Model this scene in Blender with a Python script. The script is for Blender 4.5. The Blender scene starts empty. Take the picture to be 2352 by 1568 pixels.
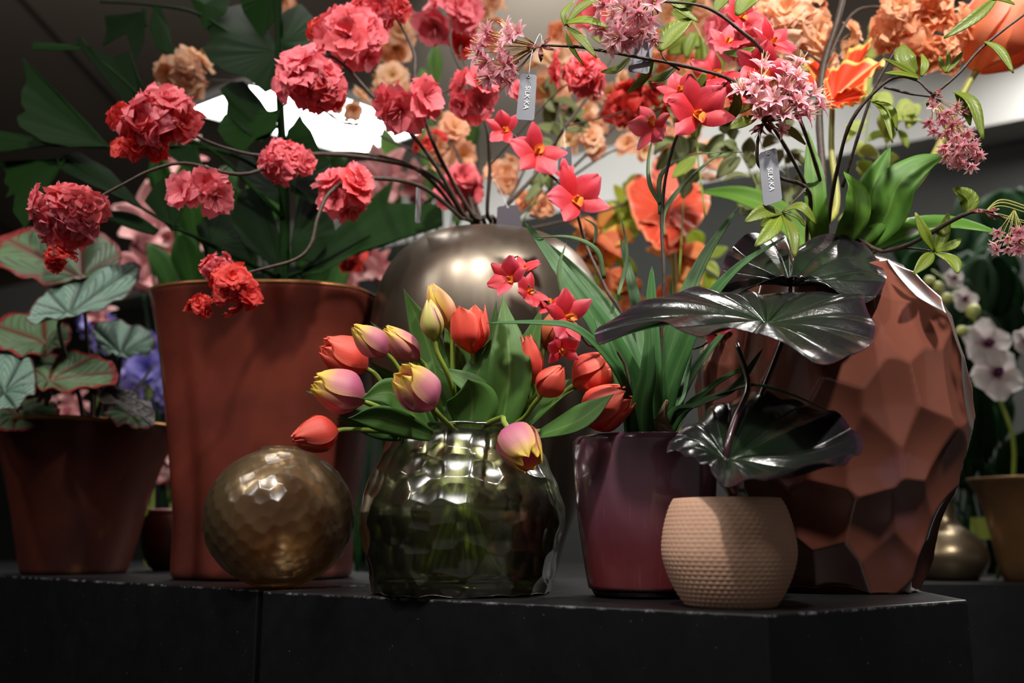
import bpy, math, random
import numpy as np
from mathutils import Vector, Matrix

# ------------------------------------------------------------------ camera, world, lights
SC = bpy.context.scene
COL = SC.collection
FPX, CX, CY, TILT, CAMH = 2287.0, 1176.0, 784.0, math.radians(11.0), 0.067
CT, ST = math.cos(TILT), math.sin(TILT)
cam_d = bpy.data.cameras.new('camera')
cam = bpy.data.objects.new('camera', cam_d); COL.objects.link(cam)
cam.location = (0, 0, CAMH); cam.rotation_euler = (math.pi/2 + TILT, 0, 0)
cam_d.sensor_width = 36.0; cam_d.lens = 36.0*FPX/2352.0
cam_d.clip_start = 0.05; cam_d.clip_end = 60
cam_d.dof.use_dof = True; cam_d.dof.focus_distance = 1.12; cam_d.dof.aperture_fstop = 3.4
SC.camera = cam

wd = bpy.data.worlds.new('world'); SC.world = wd; wd.use_nodes = True
wd.node_tree.nodes['Background'].inputs[0].default_value = (1.0, 0.93, 0.86, 1)
wd.node_tree.nodes['Background'].inputs[1].default_value = 0.10

SC.view_settings.view_transform = 'Standard'; SC.view_settings.look = 'None'
SC.view_settings.gamma = 1.0; SC.view_settings.use_curve_mapping = False
SC.view_settings.exposure = 0.0
SC.cycles.use_denoising = True
SC.cycles.max_bounces = 10; SC.cycles.transparent_max_bounces = 24; SC.cycles.transmission_bounces = 10
SC.cycles.sample_clamp_indirect = 6.0
SC.cycles.caustics_reflective = False; SC.cycles.caustics_refractive = False

def spot(name, loc, aim, energy, size_deg, blend, radius, col=(1, 0.95, 0.88)):
    d = bpy.data.lights.new(name, 'SPOT'); d.energy = energy; d.spot_size = math.radians(size_deg)
    d.spot_blend = blend; d.shadow_soft_size = radius; d.color = col
    o = bpy.data.objects.new(name, d); COL.objects.link(o); o.location = loc
    o.rotation_euler = (Vector(aim) - Vector(loc)).to_track_quat('-Z', 'Y').to_euler()
    return o
def area(name, loc, aim, energy, sx, sy, col=(1, 0.97, 0.93)):
    d = bpy.data.lights.new(name, 'AREA'); d.shape = 'RECTANGLE'; d.size = sx; d.size_y = sy; d.energy = energy; d.color = col
    o = bpy.data.objects.new(name, d); COL.objects.link(o); o.location = loc
    o.rotation_euler = (Vector(aim) - Vector(loc)).to_track_quat('-Z', 'Y').to_euler()
    return o
CEIL = CAMH + 2.02
spot('track_spot_flowers', (0.75, 0.10, 1.95), (0.36, 1.28, 0.72), 270, 48, 0.9, 0.05, (1, 0.95, 0.87))
spot('track_spot_middle', (-0.25, -0.05, 1.95), (0.06, 1.2, 0.34), 110, 34, 0.9, 0.06, (1, 0.95, 0.88))
spot('track_spot_left', (-0.95, 0.1, 1.95), (-0.55, 1.5, 0.55), 95, 46, 1.0, 0.06, (1, 0.93, 0.85))
area('ceiling_panel_front', (-0.35, -0.35, 1.95), (0.0, 1.2, 0.2), 11, 0.9, 0.45)
area('ceiling_panel_left', (-1.75, 0.55, 1.95), (-0.5, 1.5, 0.25), 16, 0.3, 0.9)
area('ceiling_panel_right', (1.20, 2.55, CEIL-0.03), (0.9, 2.0, 0.4), 60, 0.6, 0.7)
area('ceiling_panel_back', (-0.6, 2.1, CEIL-0.05), (-0.2, 2.6, 0.0), 14, 0.6, 0.6)
spot('bulkhead_fill', (-0.1, 2.6, CEIL-0.45), (0.75, 5.5, 1.80), 165, 80, 1.0, 0.08, (1, 0.99, 0.96))  # unseen spot added above the frame to brighten the white bulkhead
spot('ceiling_fill', (0.35, 2.0, CEIL-0.5), (0.3, 4.2, CEIL), 7, 130, 1.0, 0.10, (1, 0.93, 0.85))  # added fill without a real fixture, brightens the ceiling from below
spot('ceiling_fill_left', (-1.3, 2.2, CEIL-0.6), (-2.0, 4.6, CEIL), 9, 130, 1.0, 0.10, (1, 0.93, 0.87))  # second added fill, lifts the dark left part of the ceiling
area('ceiling_panel_far_right', (2.55, 3.2, CEIL-0.03), (2.55, 3.2, 0), 60, 0.8, 0.8)
spot('rear_display_spot', (0.9, 1.9, CEIL-0.1), (0.50, 2.4, 0.5), 18, 40, 1.0, 0.06)
spot('rear_display_spot_left', (-0.9, 1.9, CEIL-0.1), (-0.9, 2.8, 0.3), 70, 60, 1.0, 0.06)

# ------------------------------------------------------------------ helpers
rng = random.Random(7)
nrs = np.random.RandomState(11)
F4 = np.array([0, CT, ST]); U4 = np.array([0, -ST, CT]); R4 = np.array([1.0, 0, 0])
CAMP = np.array([0, 0, CAMH])
def W(px, py, Y):
    d = F4 + R4*((px-CX)/FPX) + U4*((CY-py)/FPX)
    return CAMP + d*(Y/d[1])
def MP(Y): return Y/(FPX*0.985)
def nz(v):
    v = np.asarray(v, float); n = np.linalg.norm(v); return v/n if n > 1e-12 else np.array([0, 0, 1.0])
def C(r, g, b, a=1.0):
    f = lambda c: (c/255/12.92) if c/255 <= 0.04045 else ((c/255+0.055)/1.055)**2.4
    return (f(r), f(g), f(b), a)

WM = {}
def world_of(o): return WM[o.name] if o is not None else Matrix.Identity(4)
def place(o, parent, M=None):
    COL.objects.link(o); M = M or Matrix.Identity(4)
    WM[o.name] = M
    if parent is not None:
        o.parent = parent; o.matrix_basis = world_of(parent).inverted() @ M
    else: o.matrix_basis = M
    return o
def tag(o, label=None, cat=None, group=None, kind=None):
    if label: o['label'] = label
    if cat: o['category'] = cat
    if group: o['group'] = group
    if kind: o['kind'] = kind
    return o
def thing(name, label, cat, loc, group=None):
    o = bpy.data.objects.new(name, None); o.empty_display_size = 0.02
    place(o, None, Matrix.Translation(Vector([float(c) for c in loc])))
    return tag(o, label, cat, group)
def meshdata(name, V, Fc, mat, uv=None, smooth=True):
    me = bpy.data.meshes.new(name)
    V = np.asarray(V, float)
    me.from_pydata(V.tolist(), [], [tuple(int(i) for i in f) for f in Fc])
    if smooth: me.polygons.foreach_set('use_smooth', [True]*len(me.polygons))
    if uv is not None:
        l = me.uv_layers.new(name='UVMap'); uv = np.asarray(uv, float)
        idx = np.empty(len(me.loops), int); me.loops.foreach_get('vertex_index', idx)
        l.data.foreach_set('uv', uv[idx].ravel())
    if mat is not None: me.materials.append(mat)
    me.update(); return me
def part(name, V, Fc, mat, parent=None, uv=None, smooth=True):
    """world-space vertices -> object whose origin is the parent's origin (or its own middle)"""
    V = np.asarray(V, float)
    org = np.array(world_of(parent).translation) if parent is not None else V.mean(0)
    me = meshdata(name, V-org, Fc, mat, uv, smooth)
    return place(bpy.data.objects.new(name, me), parent, Matrix.Translation(Vector(org.tolist())))
def inst(name, me, M, parent): return place(bpy.data.objects.new(name, me), parent, M)
def solidify(o, t, offset=0.0, split=False):
    m = o.modifiers.new('thickness', 'SOLIDIFY'); m.thickness = t; m.offset = offset
    if split: e = o.modifiers.new('crisp_rim', 'EDGE_SPLIT'); e.split_angle = math.radians(60)
    return o
def frame(pos, axis, scale=1.0, roll=0.0):
    z = nz(axis); h = np.array([0, 0, 1.0]) if abs(z[2]) < 0.95 else np.array([0, 1.0, 0])
    x = nz(np.cross(h, z)); y = np.cross(z, x)
    c, s = math.cos(roll), math.sin(roll); x, y = x*c+y*s, y*c-x*s
    sc = scale if hasattr(scale, '__len__') else (scale,)*3
    return Matrix(((x[0]*sc[0], y[0]*sc[1], z[0]*sc[2], pos[0]), (x[1]*sc[0], y[1]*sc[1], z[1]*sc[2], pos[1]),
                   (x[2]*sc[0], y[2]*sc[1], z[2]*sc[2], pos[2]), (0, 0, 0, 1)))
def catmull(P, n):
    P = np.asarray(P, float)
    if len(P) == 2: t = np.linspace(0, 1, n)[:, None]; return P[0]*(1-t)+P[1]*t
    Q = np.vstack([2*P[0]-P[1], P, 2*P[-1]-P[-2]]); m = len(P)-1; out = []
    for i in range(n):
        x = i/(n-1)*m; k = min(int(x), m-1); t = x-k
        a, b, c, d = Q[k], Q[k+1], Q[k+2], Q[k+3]
        out.append(0.5*((2*b)+(-a+c)*t+(2*a-5*b+4*c-d)*t*t+(-a+3*b-3*c+d)*t**3))
    return np.array(out)
def quads(nu, nv, wrap=False, off=0):
    f = []
    for i in range(nu-1):
        for j in range(nv if wrap else nv-1):
            j2 = (j+1) % nv
            f.append((off+i*nv+j, off+i*nv+j2, off+(i+1)*nv+j2, off+(i+1)*nv+j))
    return f
def tube_geo(P, radii, n=None, seg=8, bump=0.0, off=0):
    n = n or max(6, 4*len(P)); c = catmull(P, n); r = np.interp(np.linspace(0, 1, n), np.linspace(0, 1, len(radii)), radii)
    V = []; t0 = nz(c[1]-c[0]); h = np.array([0, 0, 1.0]) if abs(t0[2]) < 0.9 else np.array([1.0, 0, 0])
    a = nz(np.cross(t0, h))
    for i in range(n):
        t = nz(c[min(i+1, n-1)]-c[max(i-1, 0)]); a = nz(a - t*np.dot(a, t)); b = np.cross(t, a)
        rr = r[i]*(1+bump*(nrs.rand()-0.5))
        for k in range(seg):
            th = 2*math.pi*k/seg; V.append(c[i]+(a*math.cos(th)+b*math.sin(th))*rr)
    Fc = quads(n, seg, True, off); V += [c[0], c[-1]]
    for k in range(seg):
        Fc.append((off+(k+1) % seg, off+k, off+n*seg)); Fc.append((off+(n-1)*seg+k, off+(n-1)*seg+(k+1) % seg, off+n*seg+1))
    uv = [(i/(n-1), k/seg) for i in range(n) for k in range(seg)]+[(0, 0), (1, 0)]
    return np.array(V), Fc, np.array(uv)
def tube(name, P, radii, mat, parent, n=None, seg=8, bump=0.0):
    V, Fc, uv = tube_geo(P, radii, n, seg, bump); return part(name, V, Fc, mat, parent, uv)
def PX(pts, Y=None):
    return [W(p[0], p[1], p[2] if len(p) > 2 else Y) for p in pts]
def ribbon_geo(P, w, nrm, fold=0.25, tw=(0, 0), nu=16, nv=5, prof=None, wave=0.0, wn=3, seed=0, droop=0.0):
    """leaf blade along the points P; w = half width (m); nrm = direction the face looks"""
    c = catmull(P, nu); rs = np.random.RandomState(seed)
    ph = rs.rand(4)*6.28; V, uv = [], []
    prof = prof or (lambda s: (0.35+0.65*min(1, s/0.35))*max(0.0, 1-s)**0.55 if s < 1 else 0)
    mx = max(prof(i/40) for i in range(41))
    for i in range(nu):
        s = i/(nu-1); t = nz(c[min(i+1, nu-1)]-c[max(i-1, 0)])
        sd = nz(np.cross(t, nrm)); n = np.cross(sd, t); a = tw[0]+(tw[1]-tw[0])*s
        sd, n = sd*math.cos(a)+n*math.sin(a), n*math.cos(a)-sd*math.sin(a)
        ww = w*prof(s)/mx
        for j in range(nv):
            q = 2*j/(nv-1)-1
            lift = fold*ww*(abs(q)**1.4) + wave*ww*math.sin(wn*6.28*s+ph[0]+(1.5 if q > 0 else 0))*q*q - droop*ww*q*q
            V.append(c[i]+sd*q*ww+n*lift); uv.append((s, j/(nv-1)))
    return np.array(V), quads(nu, nv), np.array(uv)
def ribbon(name, P, w, mat, parent, nrm=(0, -1, 0.35), thick=0.0006, **k):
    V, Fc, uv = ribbon_geo(P, w, np.array(nrm, float), seed=rng.randrange(9999), **k)
    o = part(name, V, Fc, mat, parent, uv); solidify(o, thick); return o
def blade(name, cen, bnd, mat, parent, nr=9, nb=90, relief=0.004, nveins=9, cup=0.0, ruffle=0.003, thick=0.0008, smooth_b=True, seed=0, wav=0.0):
    """leaf grown from an attachment point out to an outline (world points): radial grid with sunken veins and wavy rim"""
    B = np.asarray(bnd, float); cen = np.asarray(cen, float)
    if smooth_b:
        Bc = np.vstack([B, B[:1]]); L = np.r_[0, np.cumsum(np.linalg.norm(np.diff(Bc, axis=0), axis=1))]
        K = len(B); out = []
        for i in range(nb):
            x = i/nb*L[-1]; k = min(np.searchsorted(L, x, 'right')-1, K-1); t = (x-L[k])/max(1e-9, L[k+1]-L[k])
            a, b, c, d = B[k-1], B[k], B[(k+1) % K], B[(k+2) % K]
            out.append(0.5*((2*b)+(-a+c)*t+(2*a-5*b+4*c-d)*t*t+(-a+3*b-3*c+d)*t**3))
        B = np.array(out)
    else:
        Bc = np.vstack([B, B[:1]]); L = np.r_[0, np.cumsum(np.linalg.norm(np.diff(Bc, axis=0), axis=1))]
        B = np.array([[np.interp(i/nb*L[-1], L, Bc[:, q]) for q in range(3)] for i in range(nb)])
    d = B-cen; N = np.zeros(3)
    for i in range(nb): N += np.cross(d[i], d[(i+1) % nb])
    N = nz(N)
    if np.dot(N, CAMP-cen) < 0: N = -N
    size = np.linalg.norm(d, axis=1).mean()
    # vein phase by direction angle about the attachment point
    ang = np.unwrap(np.array([math.atan2(np.dot(v, nz(np.cross(N, (1, 0.1, 0.05)))), np.dot(v, nz(np.cross(np.cross(N, (1, 0.1, 0.05)), N)))) for v in d]))
    vph = (ang-ang[0])/(2*math.pi)*nveins
    rs = np.random.RandomState(seed); p0 = rs.rand()*6.28
    e1 = nz(np.cross(N, (1, 0.1, 0.05))); e2 = np.cross(N, e1); wv = rs.rand(5, 3)
    V = [cen]; uv = [(0, 0)]
    for i in range(1, nr+1):
        s = i/nr
        for k in range(nb):
            v = abs(vph[k]-round(vph[k]))*2
            h = relief*(v**0.8)*math.sin(math.pi*min(1, s*1.0)*0.8) + cup*size*(s*s-s) + ruffle*s**3*math.sin(k/nb*6.28*11+p0)
            if wav:
                a_, b_ = np.dot(d[k], e1)*s/size, np.dot(d[k], e2)*s/size
                h += wav*s*sum(math.sin((w3[0]-0.5)*9*a_+(w3[1]-0.5)*9*b_+w3[2]*6.28) for w3 in wv)*0.5
            V.append(cen+d[k]*s+N*h); uv.append((s, vph[k]))
    Fc = [(0, 1+k, 1+(k+1) % nb) for k in range(nb)]+[(1+i*nb+k, 1+(i+1)*nb+k, 1+(i+1)*nb+(k+1) % nb, 1+i*nb+(k+1) % nb) for i in range(nr-1) for k in range(nb)]
    o = part(name, V, Fc, mat, parent, uv); solidify(o, thick, split=True); return o
def prof_px(cx, Y, pts):
    out = []
    for hw, y in pts:
        p = W(cx, y, Y); out.append((hw*MP(Y), p[2]))
    return out
def dense(prof, n):
    P = np.array(prof, float); L = np.r_[0, np.cumsum(np.linalg.norm(np.diff(P, axis=0), axis=1))]
    Q = catmull(P, 400); LQ = np.r_[0, np.cumsum(np.linalg.norm(np.diff(Q, axis=0), axis=1))]; LQ /= LQ[-1]
    t = np.linspace(0, 1, n); return np.c_[np.interp(t, LQ, Q[:, 0]), np.interp(t, LQ, Q[:, 1])]
def revolve(cx, cy, prof, nseg, shape=None):
    V = []; m = len(prof)
    for i, (r, z) in enumerate(prof):
        for k in range(nseg):
            th = 2*math.pi*k/nseg; q = shape(th, i/(m-1), z) if shape else 1.0
            V.append((cx+r*q*math.cos(th), cy+r*q*math.sin(th), z))
    return np.array(V), quads(m, nseg, True), np.array([(k/nseg, i/(m-1)) for i in range(m) for k in range(nseg)])
def cap(Fc, ring, nseg, flip=False):
    f = [ring*nseg+k for k in range(nseg)]; Fc.append(tuple(f[::-1]) if not flip else tuple(f))
def vessel(outer, wall, nin=24, floor=0.008):
    """outer profile bottom->top plus an inner wall back down: a hollow pot"""
    o = np.array(outer); inn = []
    zb, zt = o[0, 1]+floor, o[-1, 1]
    lip = min(wall, 0.009)
    for z in np.linspace(zt-lip*0.4, zb, nin): inn.append((max(0.004, np.interp(z, o[:, 1], o[:, 0])-lip-(wall-lip)*min(1, (zt-z)/0.05)), z))
    rim = [(o[-1, 0]-lip*0.15, zt+lip*0.35), (o[-1, 0]-lip*0.8, zt+lip*0.35)]
    return np.vstack([o, rim, inn])
def scoop(V, N, seeds, k, depth, zs=1.0, soft=0.0):
    S = np.asarray(seeds)*np.array([1, 1, zs]); X = V*np.array([1, 1, zs]); out = np.empty(len(V))
    for a in range(0, len(V), 4000):
        dd = np.partition(((X[a:a+4000, None, :]-S[None])**2).sum(-1), 3, axis=1)[:, :4]
        out[a:a+4000] = dd.min(1) if not soft else -soft*np.log(np.exp(-(dd-dd.min(1)[:, None])/soft).sum(1))+dd.min(1)
    return V+N*(np.minimum(k*out, depth)-depth)[:, None]
def surf_seeds(cx, cy, prof, step_z, step_t, jit, seed=1):
    rs = np.random.RandomState(seed); P = np.array(prof)
    L = np.r_[0, np.cumsum(np.linalg.norm(np.diff(P, axis=0), axis=1))]; out = []; row = 0
    for s in np.arange(step_z*0.4, L[-1], step_z):
        r = np.interp(s, L, P[:, 0]); n = max(3, int(round(2*math.pi*r/step_t))); 
        for i in range(n):
            th = 2*math.pi*(i+0.5*(row % 2)+(rs.rand()-0.5)*jit)/n; ss = s+(rs.rand()-0.5)*jit*step_z
            rr, zz = np.interp(ss, L, P[:, 0]), np.interp(ss, L, P[:, 1]); out.append((cx+rr*math.cos(th), cy+rr*math.sin(th), zz))
        row += 1
    return np.array(out)
def ring_normals(cx, cy, prof, nseg):
    P = np.array(prof); T = np.gradient(P, axis=0); N = []
    for i in range(len(P)):
        nr, nzv = T[i, 1], -T[i, 0]; l = math.hypot(nr, nzv) or 1
        for k in range(nseg):
            th = 2*math.pi*k/nseg; N.append((nr/l*math.cos(th), nr/l*math.sin(th), nzv/l))
    return np.array(N)

# ------------------------------------------------------------------ materials
class NT:
    def __init__(s, name):
        s.m = bpy.data.materials.new(name); s.m.use_nodes = True; s.t = s.m.node_tree; s.n = s.t.nodes; s.l = s.t.links
        s.b = s.n['Principled BSDF']; s.out = s.n['Material Output']
    def node(s, typ, **k):
        n = s.n.new(typ)
        for a, v in k.items(): setattr(n, a, v)
        return n
    def put(s, sock, v):
        if isinstance(v, bpy.types.NodeSocket): s.l.new(v, sock)
        else: sock.default_value = v
    def math(s, op, a, b=0.0, clamp=False):
        n = s.node('ShaderNodeMath', operation=op, use_clamp=clamp); s.put(n.inputs[0], a); s.put(n.inputs[1], b); return n.outputs[0]
    def ramp(s, fac, stops, interp='LINEAR'):
        n = s.node('ShaderNodeValToRGB'); n.color_ramp.interpolation = interp; e = n.color_ramp.elements
        while len(e) < len(stops): e.new(0.5)
        for el, (p, c) in zip(e, stops): el.position = p; el.color = c
        s.put(n.inputs[0], fac); return n.outputs[0]
    def mix(s, fac, a, b, typ='MIX'):
        n = s.node('ShaderNodeMix', data_type='RGBA', blend_type=typ); s.put(n.inputs[0], fac); s.put(n.inputs[6], a); s.put(n.inputs[7], b); return n.outputs[2]
    def noise(s, scale, detail=3, rough=0.5, vec=None, dist=0.0):
        n = s.node('ShaderNodeTexNoise'); n.inputs['Scale'].default_value = scale; n.inputs['Detail'].default_value = detail
        n.inputs['Roughness'].default_value = rough; n.inputs['Distortion'].default_value = dist
        if vec is not None: s.l.new(vec, n.inputs['Vector'])
        return n.outputs['Fac']
    def coord(s, which='Object'): return s.node('ShaderNodeTexCoord').outputs[which]
    def uv(s):
        sp = s.node('ShaderNodeSeparateXYZ'); s.l.new(s.coord('UV'), sp.inputs[0]); return sp.outputs[0], sp.outputs[1]
    def bump(s, h, strength=0.3, dist=0.01):
        n = s.node('ShaderNodeBump'); n.inputs['Strength'].default_value = strength; n.inputs['Distance'].default_value = dist
        s.l.new(h, n.inputs['Height']); s.l.new(n.outputs[0], s.b.inputs['Normal']); return n.outputs[0]
    def set(s, **k):
        names = dict(col='Base Color', rough='Roughness', metal='Metallic', coat='Coat Weight', coatr='Coat Roughness', trans='Transmission Weight',
                     ior='IOR', spec='Specular IOR Level', sheen='Sheen Weight', emit='Emission Color', emits='Emission Strength')
        for a, v in k.items(): s.put(s.b.inputs[names[a]], v)
        return s
    def translucent(s, col, fac):
        t = s.node('ShaderNodeBsdfTranslucent'); s.put(t.inputs[0], col); m = s.node('ShaderNodeMixShader'); m.inputs[0].default_value = fac
        s.l.new(s.b.outputs[0], m.inputs[1]); s.l.new(t.outputs[0], m.inputs[2]); s.l.new(m.outputs[0], s.out.inputs[0]); return s
    def rnd(s): return s.node('ShaderNodeObjectInfo').outputs['Random']

def m_plain(name, col, rough=0.5, **k):
    n = NT(name); n.set(col=col, rough=rough, **k); return n.m
def m_petal(name, stops, edge=None, rough=0.5, tl=0.3, rnd=None, streak=0.12, coat=0.0):
    """colour along the petal (u), optional edge colour across (v), optional object-to-object variation"""
    n = NT(name); u, v = n.uv(); c = n.ramp(u, stops)
    if edge:
        e = n.math('ABSOLUTE', n.math('SUBTRACT', v, 0.5)); f = n.math('MULTIPLY', n.math('SUBTRACT', e, edge[1], True), edge[2], True); f = n.math('MULTIPLY', f, n.math('MULTIPLY', u, 1.3, True)); c = n.mix(f, c, edge[0])
    if rnd: c = n.mix(n.math('MULTIPLY', n.rnd(), rnd[1]), c, rnd[0])
    w = n.node('ShaderNodeCombineXYZ'); n.put(w.inputs[0], n.math('MULTIPLY', u, 2.0)); n.put(w.inputs[1], n.math('MULTIPLY', v, 26.0))
    st = n.noise(1.6, 4, 0.6, w.outputs[0]); c = n.mix(n.math('MULTIPLY', st, streak), c, (1, 0.9, 0.85, 1), 'MULTIPLY') if streak else c
    n.set(col=c, rough=rough, coat=coat); n.bump(st, 0.25, 0.002); n.translucent(c, tl); return n.m
def m_leaf(name, base, dark, rib, rough=0.4, tl=0.25, veins=0.0, vscale=9.0, rnd=None, coat=0.0, spec=0.4):
    n = NT(name); u, v = n.uv(); e = n.math('ABSOLUTE', n.math('SUBTRACT', v, 0.5))
    ns = n.noise(14, 4, 0.6, n.coord('Object')); c = n.mix(ns, base, dark)
    mid = n.math('SUBTRACT', 1.0, n.math('MULTIPLY', e, 22.0), True); c = n.mix(n.math('MULTIPLY', mid, 0.6), c, rib)
    h = mid
    if veins:
        ph = n.math('FRACT', n.math('ADD', n.math('MULTIPLY', u, vscale), n.math('MULTIPLY', e, -vscale*0.45)))
        vl = n.math('SUBTRACT', 1.0, n.math('MULTIPLY', n.math('ABSOLUTE', n.math('SUBTRACT', ph, 0.5)), 9.0), True)
        c = n.mix(n.math('MULTIPLY', vl, veins), c, rib); h = n.math('MAXIMUM', mid, vl)
    else:
        w = n.node('ShaderNodeCombineXYZ'); n.put(w.inputs[0], u); n.put(w.inputs[1], n.math('MULTIPLY', v, 40.0)); h = n.noise(1.5, 3, 0.5, w.outputs[0])
    if rnd: c = n.mix(n.math('MULTIPLY', n.rnd(), rnd[1]), c, rnd[0])
    n.set(col=c, rough=rough, coat=coat, spec=spec); n.bump(h, 0.3, 0.002); n.translucent(c, tl); return n.m
def m_glass(name, tint, rough=0.05, refr=0.4, body=0.0, bodycol=(0.1, 0.1, 0.05, 1), gl=1.0, fior=1.55, rior=1.25):
    """cut glass: surface reflection by Fresnel over a mix of straight-through and refracted light, tinted"""
    n = NT(name); n.n.remove(n.b)
    tr = n.node('ShaderNodeBsdfTransparent'); tr.inputs[0].default_value = tint
    rf = n.node('ShaderNodeBsdfRefraction'); rf.inputs['Color'].default_value = tint; rf.inputs['Roughness'].default_value = rough; rf.inputs['IOR'].default_value = rior
    g = n.node('ShaderNodeBsdfGlossy'); g.inputs['Roughness'].default_value = rough; g.inputs['Color'].default_value = (gl, gl, gl, 1)
    df = n.node('ShaderNodeBsdfDiffuse'); df.inputs[0].default_value = bodycol
    fr = n.node('ShaderNodeFresnel'); fr.inputs[0].default_value = fior
    m1 = n.node('ShaderNodeMixShader'); m1.inputs[0].default_value = refr; n.l.new(tr.outputs[0], m1.inputs[1]); n.l.new(rf.outputs[0], m1.inputs[2])
    mb = n.node('ShaderNodeMixShader'); mb.inputs[0].default_value = body; n.l.new(m1.outputs[0], mb.inputs[1]); n.l.new(df.outputs[0], mb.inputs[2])
    m2 = n.node('ShaderNodeMixShader'); n.l.new(fr.outputs[0], m2.inputs[0]); n.l.new(mb.outputs[0], m2.inputs[1]); n.l.new(g.outputs[0], m2.inputs[2])
    n.l.new(m2.outputs[0], n.out.inputs[0]); return n.m

# ------------------------------------------------------------------ room
def m_wall(name, a, b, rough=0.85, sc=3.0):
    n = NT(name); c = n.mix(n.noise(sc, 4, 0.6, n.coord('Object')), a, b); n.set(col=c, rough=rough); n.bump(n.noise(120, 3, 0.6, n.coord('Object')), 0.08, 0.003); return n.m
M_CEIL = m_wall('ceiling_paint', C(176, 164, 150), C(166, 154, 140))
M_BULK = m_wall('bulkhead_paint', C(232, 232, 228), C(222, 222, 218))
M_DARKWALL = m_wall('dark_wall_paint', C(66, 66, 64), C(56, 58, 56))
M_FLOOR = m_wall('floor_concrete', C(58, 56, 54), C(46, 45, 44))
def box_geo(lo, hi):
    x0, y0, z0 = lo; x1, y1, z1 = hi
    return [(x0, y0, z0), (x1, y0, z0), (x1, y1, z0), (x0, y1, z0), (x0, y0, z1), (x1, y0, z1), (x1, y1, z1), (x0, y1, z1)], \
        [(3, 2, 1, 0), (4, 5, 6, 7), (0, 1, 5, 4), (1, 2, 6, 5), (2, 3, 7, 6), (3, 0, 4, 7)]
def prism(name, poly, z0, z1, mat, parent=None):
    n = len(poly); V = [(x, y, z0) for x, y in poly]+[(x, y, z1) for x, y in poly]
    Fc = [tuple(range(n-1, -1, -1)), tuple(range(n, 2*n))]+[(i, (i+1) % n, n+(i+1) % n, n+i) for i in range(n)]
    return part(name, V, Fc, mat, parent, smooth=False)
def struct(o): o['kind'] = 'structure'; return o
FLOORZ = -0.95
struct(prism('floor', [(-9, -2.5), (7, -2.5), (7, 14), (-9, 14)], FLOORZ-0.1, FLOORZ, M_FLOOR))
struct(prism('ceiling', [(-9, -2.5), (7, -2.5), (7, 14), (-9, 14)], CEIL, CEIL+0.1, M_CEIL))
# back wall: its top edge runs from far left to near right; a white bulkhead hangs over it
A0, A1 = W(1230, 500, 1), W(2352, 280, 1)
def on_z(px, py, z):
    d = F4 + R4*((px-CX)/FPX) + U4*((CY-py)/FPX); return CAMP + d*((z-CAMH)/d[2])
BZ = CAMH + 1.72
b0, b1 = on_z(1230, 496, BZ), on_z(2352, 272, BZ)
dv = nz(b1-b0); nv_ = np.array([-dv[1], dv[0], 0])
if nv_[1] < 0: nv_ = -nv_
e0, e1 = b0-dv*9, b1+dv*6
def quadpts(off0, off1): return [tuple((e0+nv_*off0)[:2]), tuple((e1+nv_*off0)[:2]), tuple((e1+nv_*off1)[:2]), tuple((e0+nv_*off1)[:2])]
struct(prism('wall_back', quadpts(0.25, 0.40), FLOORZ, BZ+0.01, M_DARKWALL))
struct(prism('trim_1', quadpts(0.0, 0.40), BZ, CEIL, M_BULK))
# shallow panel seams of the ceiling: slim recessed strips
M_SEAM = m_plain('seam_shadow_gap', C(96, 90, 84), 0.9)
for i, x in enumerate((-3.4, -1.9, 1.7)):
    struct(prism('trim_%d' % (i+2), [(x, 2.4), (x+0.03, 2.4), (x+0.03, 9), (x, 9)], CEIL-0.006, CEIL, M_SEAM))
struct(prism('wall_left', [(-9.2, -2.5), (-9, -2.5), (-9, 14), (-9.2, 14)], FLOORZ, CEIL, M_DARKWALL))

# lit ceiling panel
n = NT('light_panel_diffuser'); n.set(col=(1, 1, 1, 1), emit=(1.0, 0.99, 0.96, 1), emits=9.0); M_LIT = n.m
pz = CEIL-0.03
pc = [on_z(x, y, pz) for x, y in ((430, 250), (820, 352), (985, 292), (640, 168))]
lp = thing('ceiling_light', 'glaring white light panel set in the ceiling behind the dark palm leaves', 'light', np.mean(pc, 0))
prism('diffuser', [tuple(p[:2]) for p in pc], pz, pz+0.02, M_LIT, lp)
cc = np.mean(pc, 0); ring = [cc+(p-cc)*1.05 for p in pc]
M_WHITE = m_plain('white_metal', C(230, 230, 228), 0.5)
for i in range(4):
    a, b, c, d = pc[i], pc[(i+1) % 4], ring[(i+1) % 4], ring[i]
    prism('frame_rail', [tuple(p[:2]) for p in (a, b, c, d)], pz-0.012, CEIL, M_WHITE, lp)

# ------------------------------------------------------------------ display plinths
n = NT('black_lacquer'); oc = n.coord('Object'); geo = n.node('ShaderNodeNewGeometry')
sp = n.node('ShaderNodeSeparateXYZ'); n.l.new(geo.outputs['Position'], sp.inputs[0])
band = n.math('SUBTRACT', 1.0, n.math('MULTIPLY', n.math('ABSOLUTE', n.math('ADD', sp.outputs[2], 0.0020)), 520.0), True)
chip = n.math('MULTIPLY', n.math('SUBTRACT', n.noise(60, 5, 0.75, geo.outputs['Position']), 0.50, True), 7.0, True)
spk = n.math('MULTIPLY', n.math('SUBTRACT', n.noise(210, 2, 0.5, geo.outputs['Position']), 0.735, True), 18.0, True)
wear = n.math('MAXIMUM', n.math('MULTIPLY', band, chip), n.math('MULTIPLY', spk, 0.35))
c = n.mix(n.math('MULTIPLY', wear, 0.75), n.mix(n.noise(9, 4, 0.6, oc), C(9, 9, 12), C(14, 14, 18)), C(150, 150, 158))
n.set(col=c, rough=n.math('ADD', 0.34, n.math('MULTIPLY', n.noise(26, 4, 0.7, oc), 0.22)), spec=0.45); n.bump(n.noise(70, 4, 0.6, oc), 0.06, 0.002)
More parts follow.
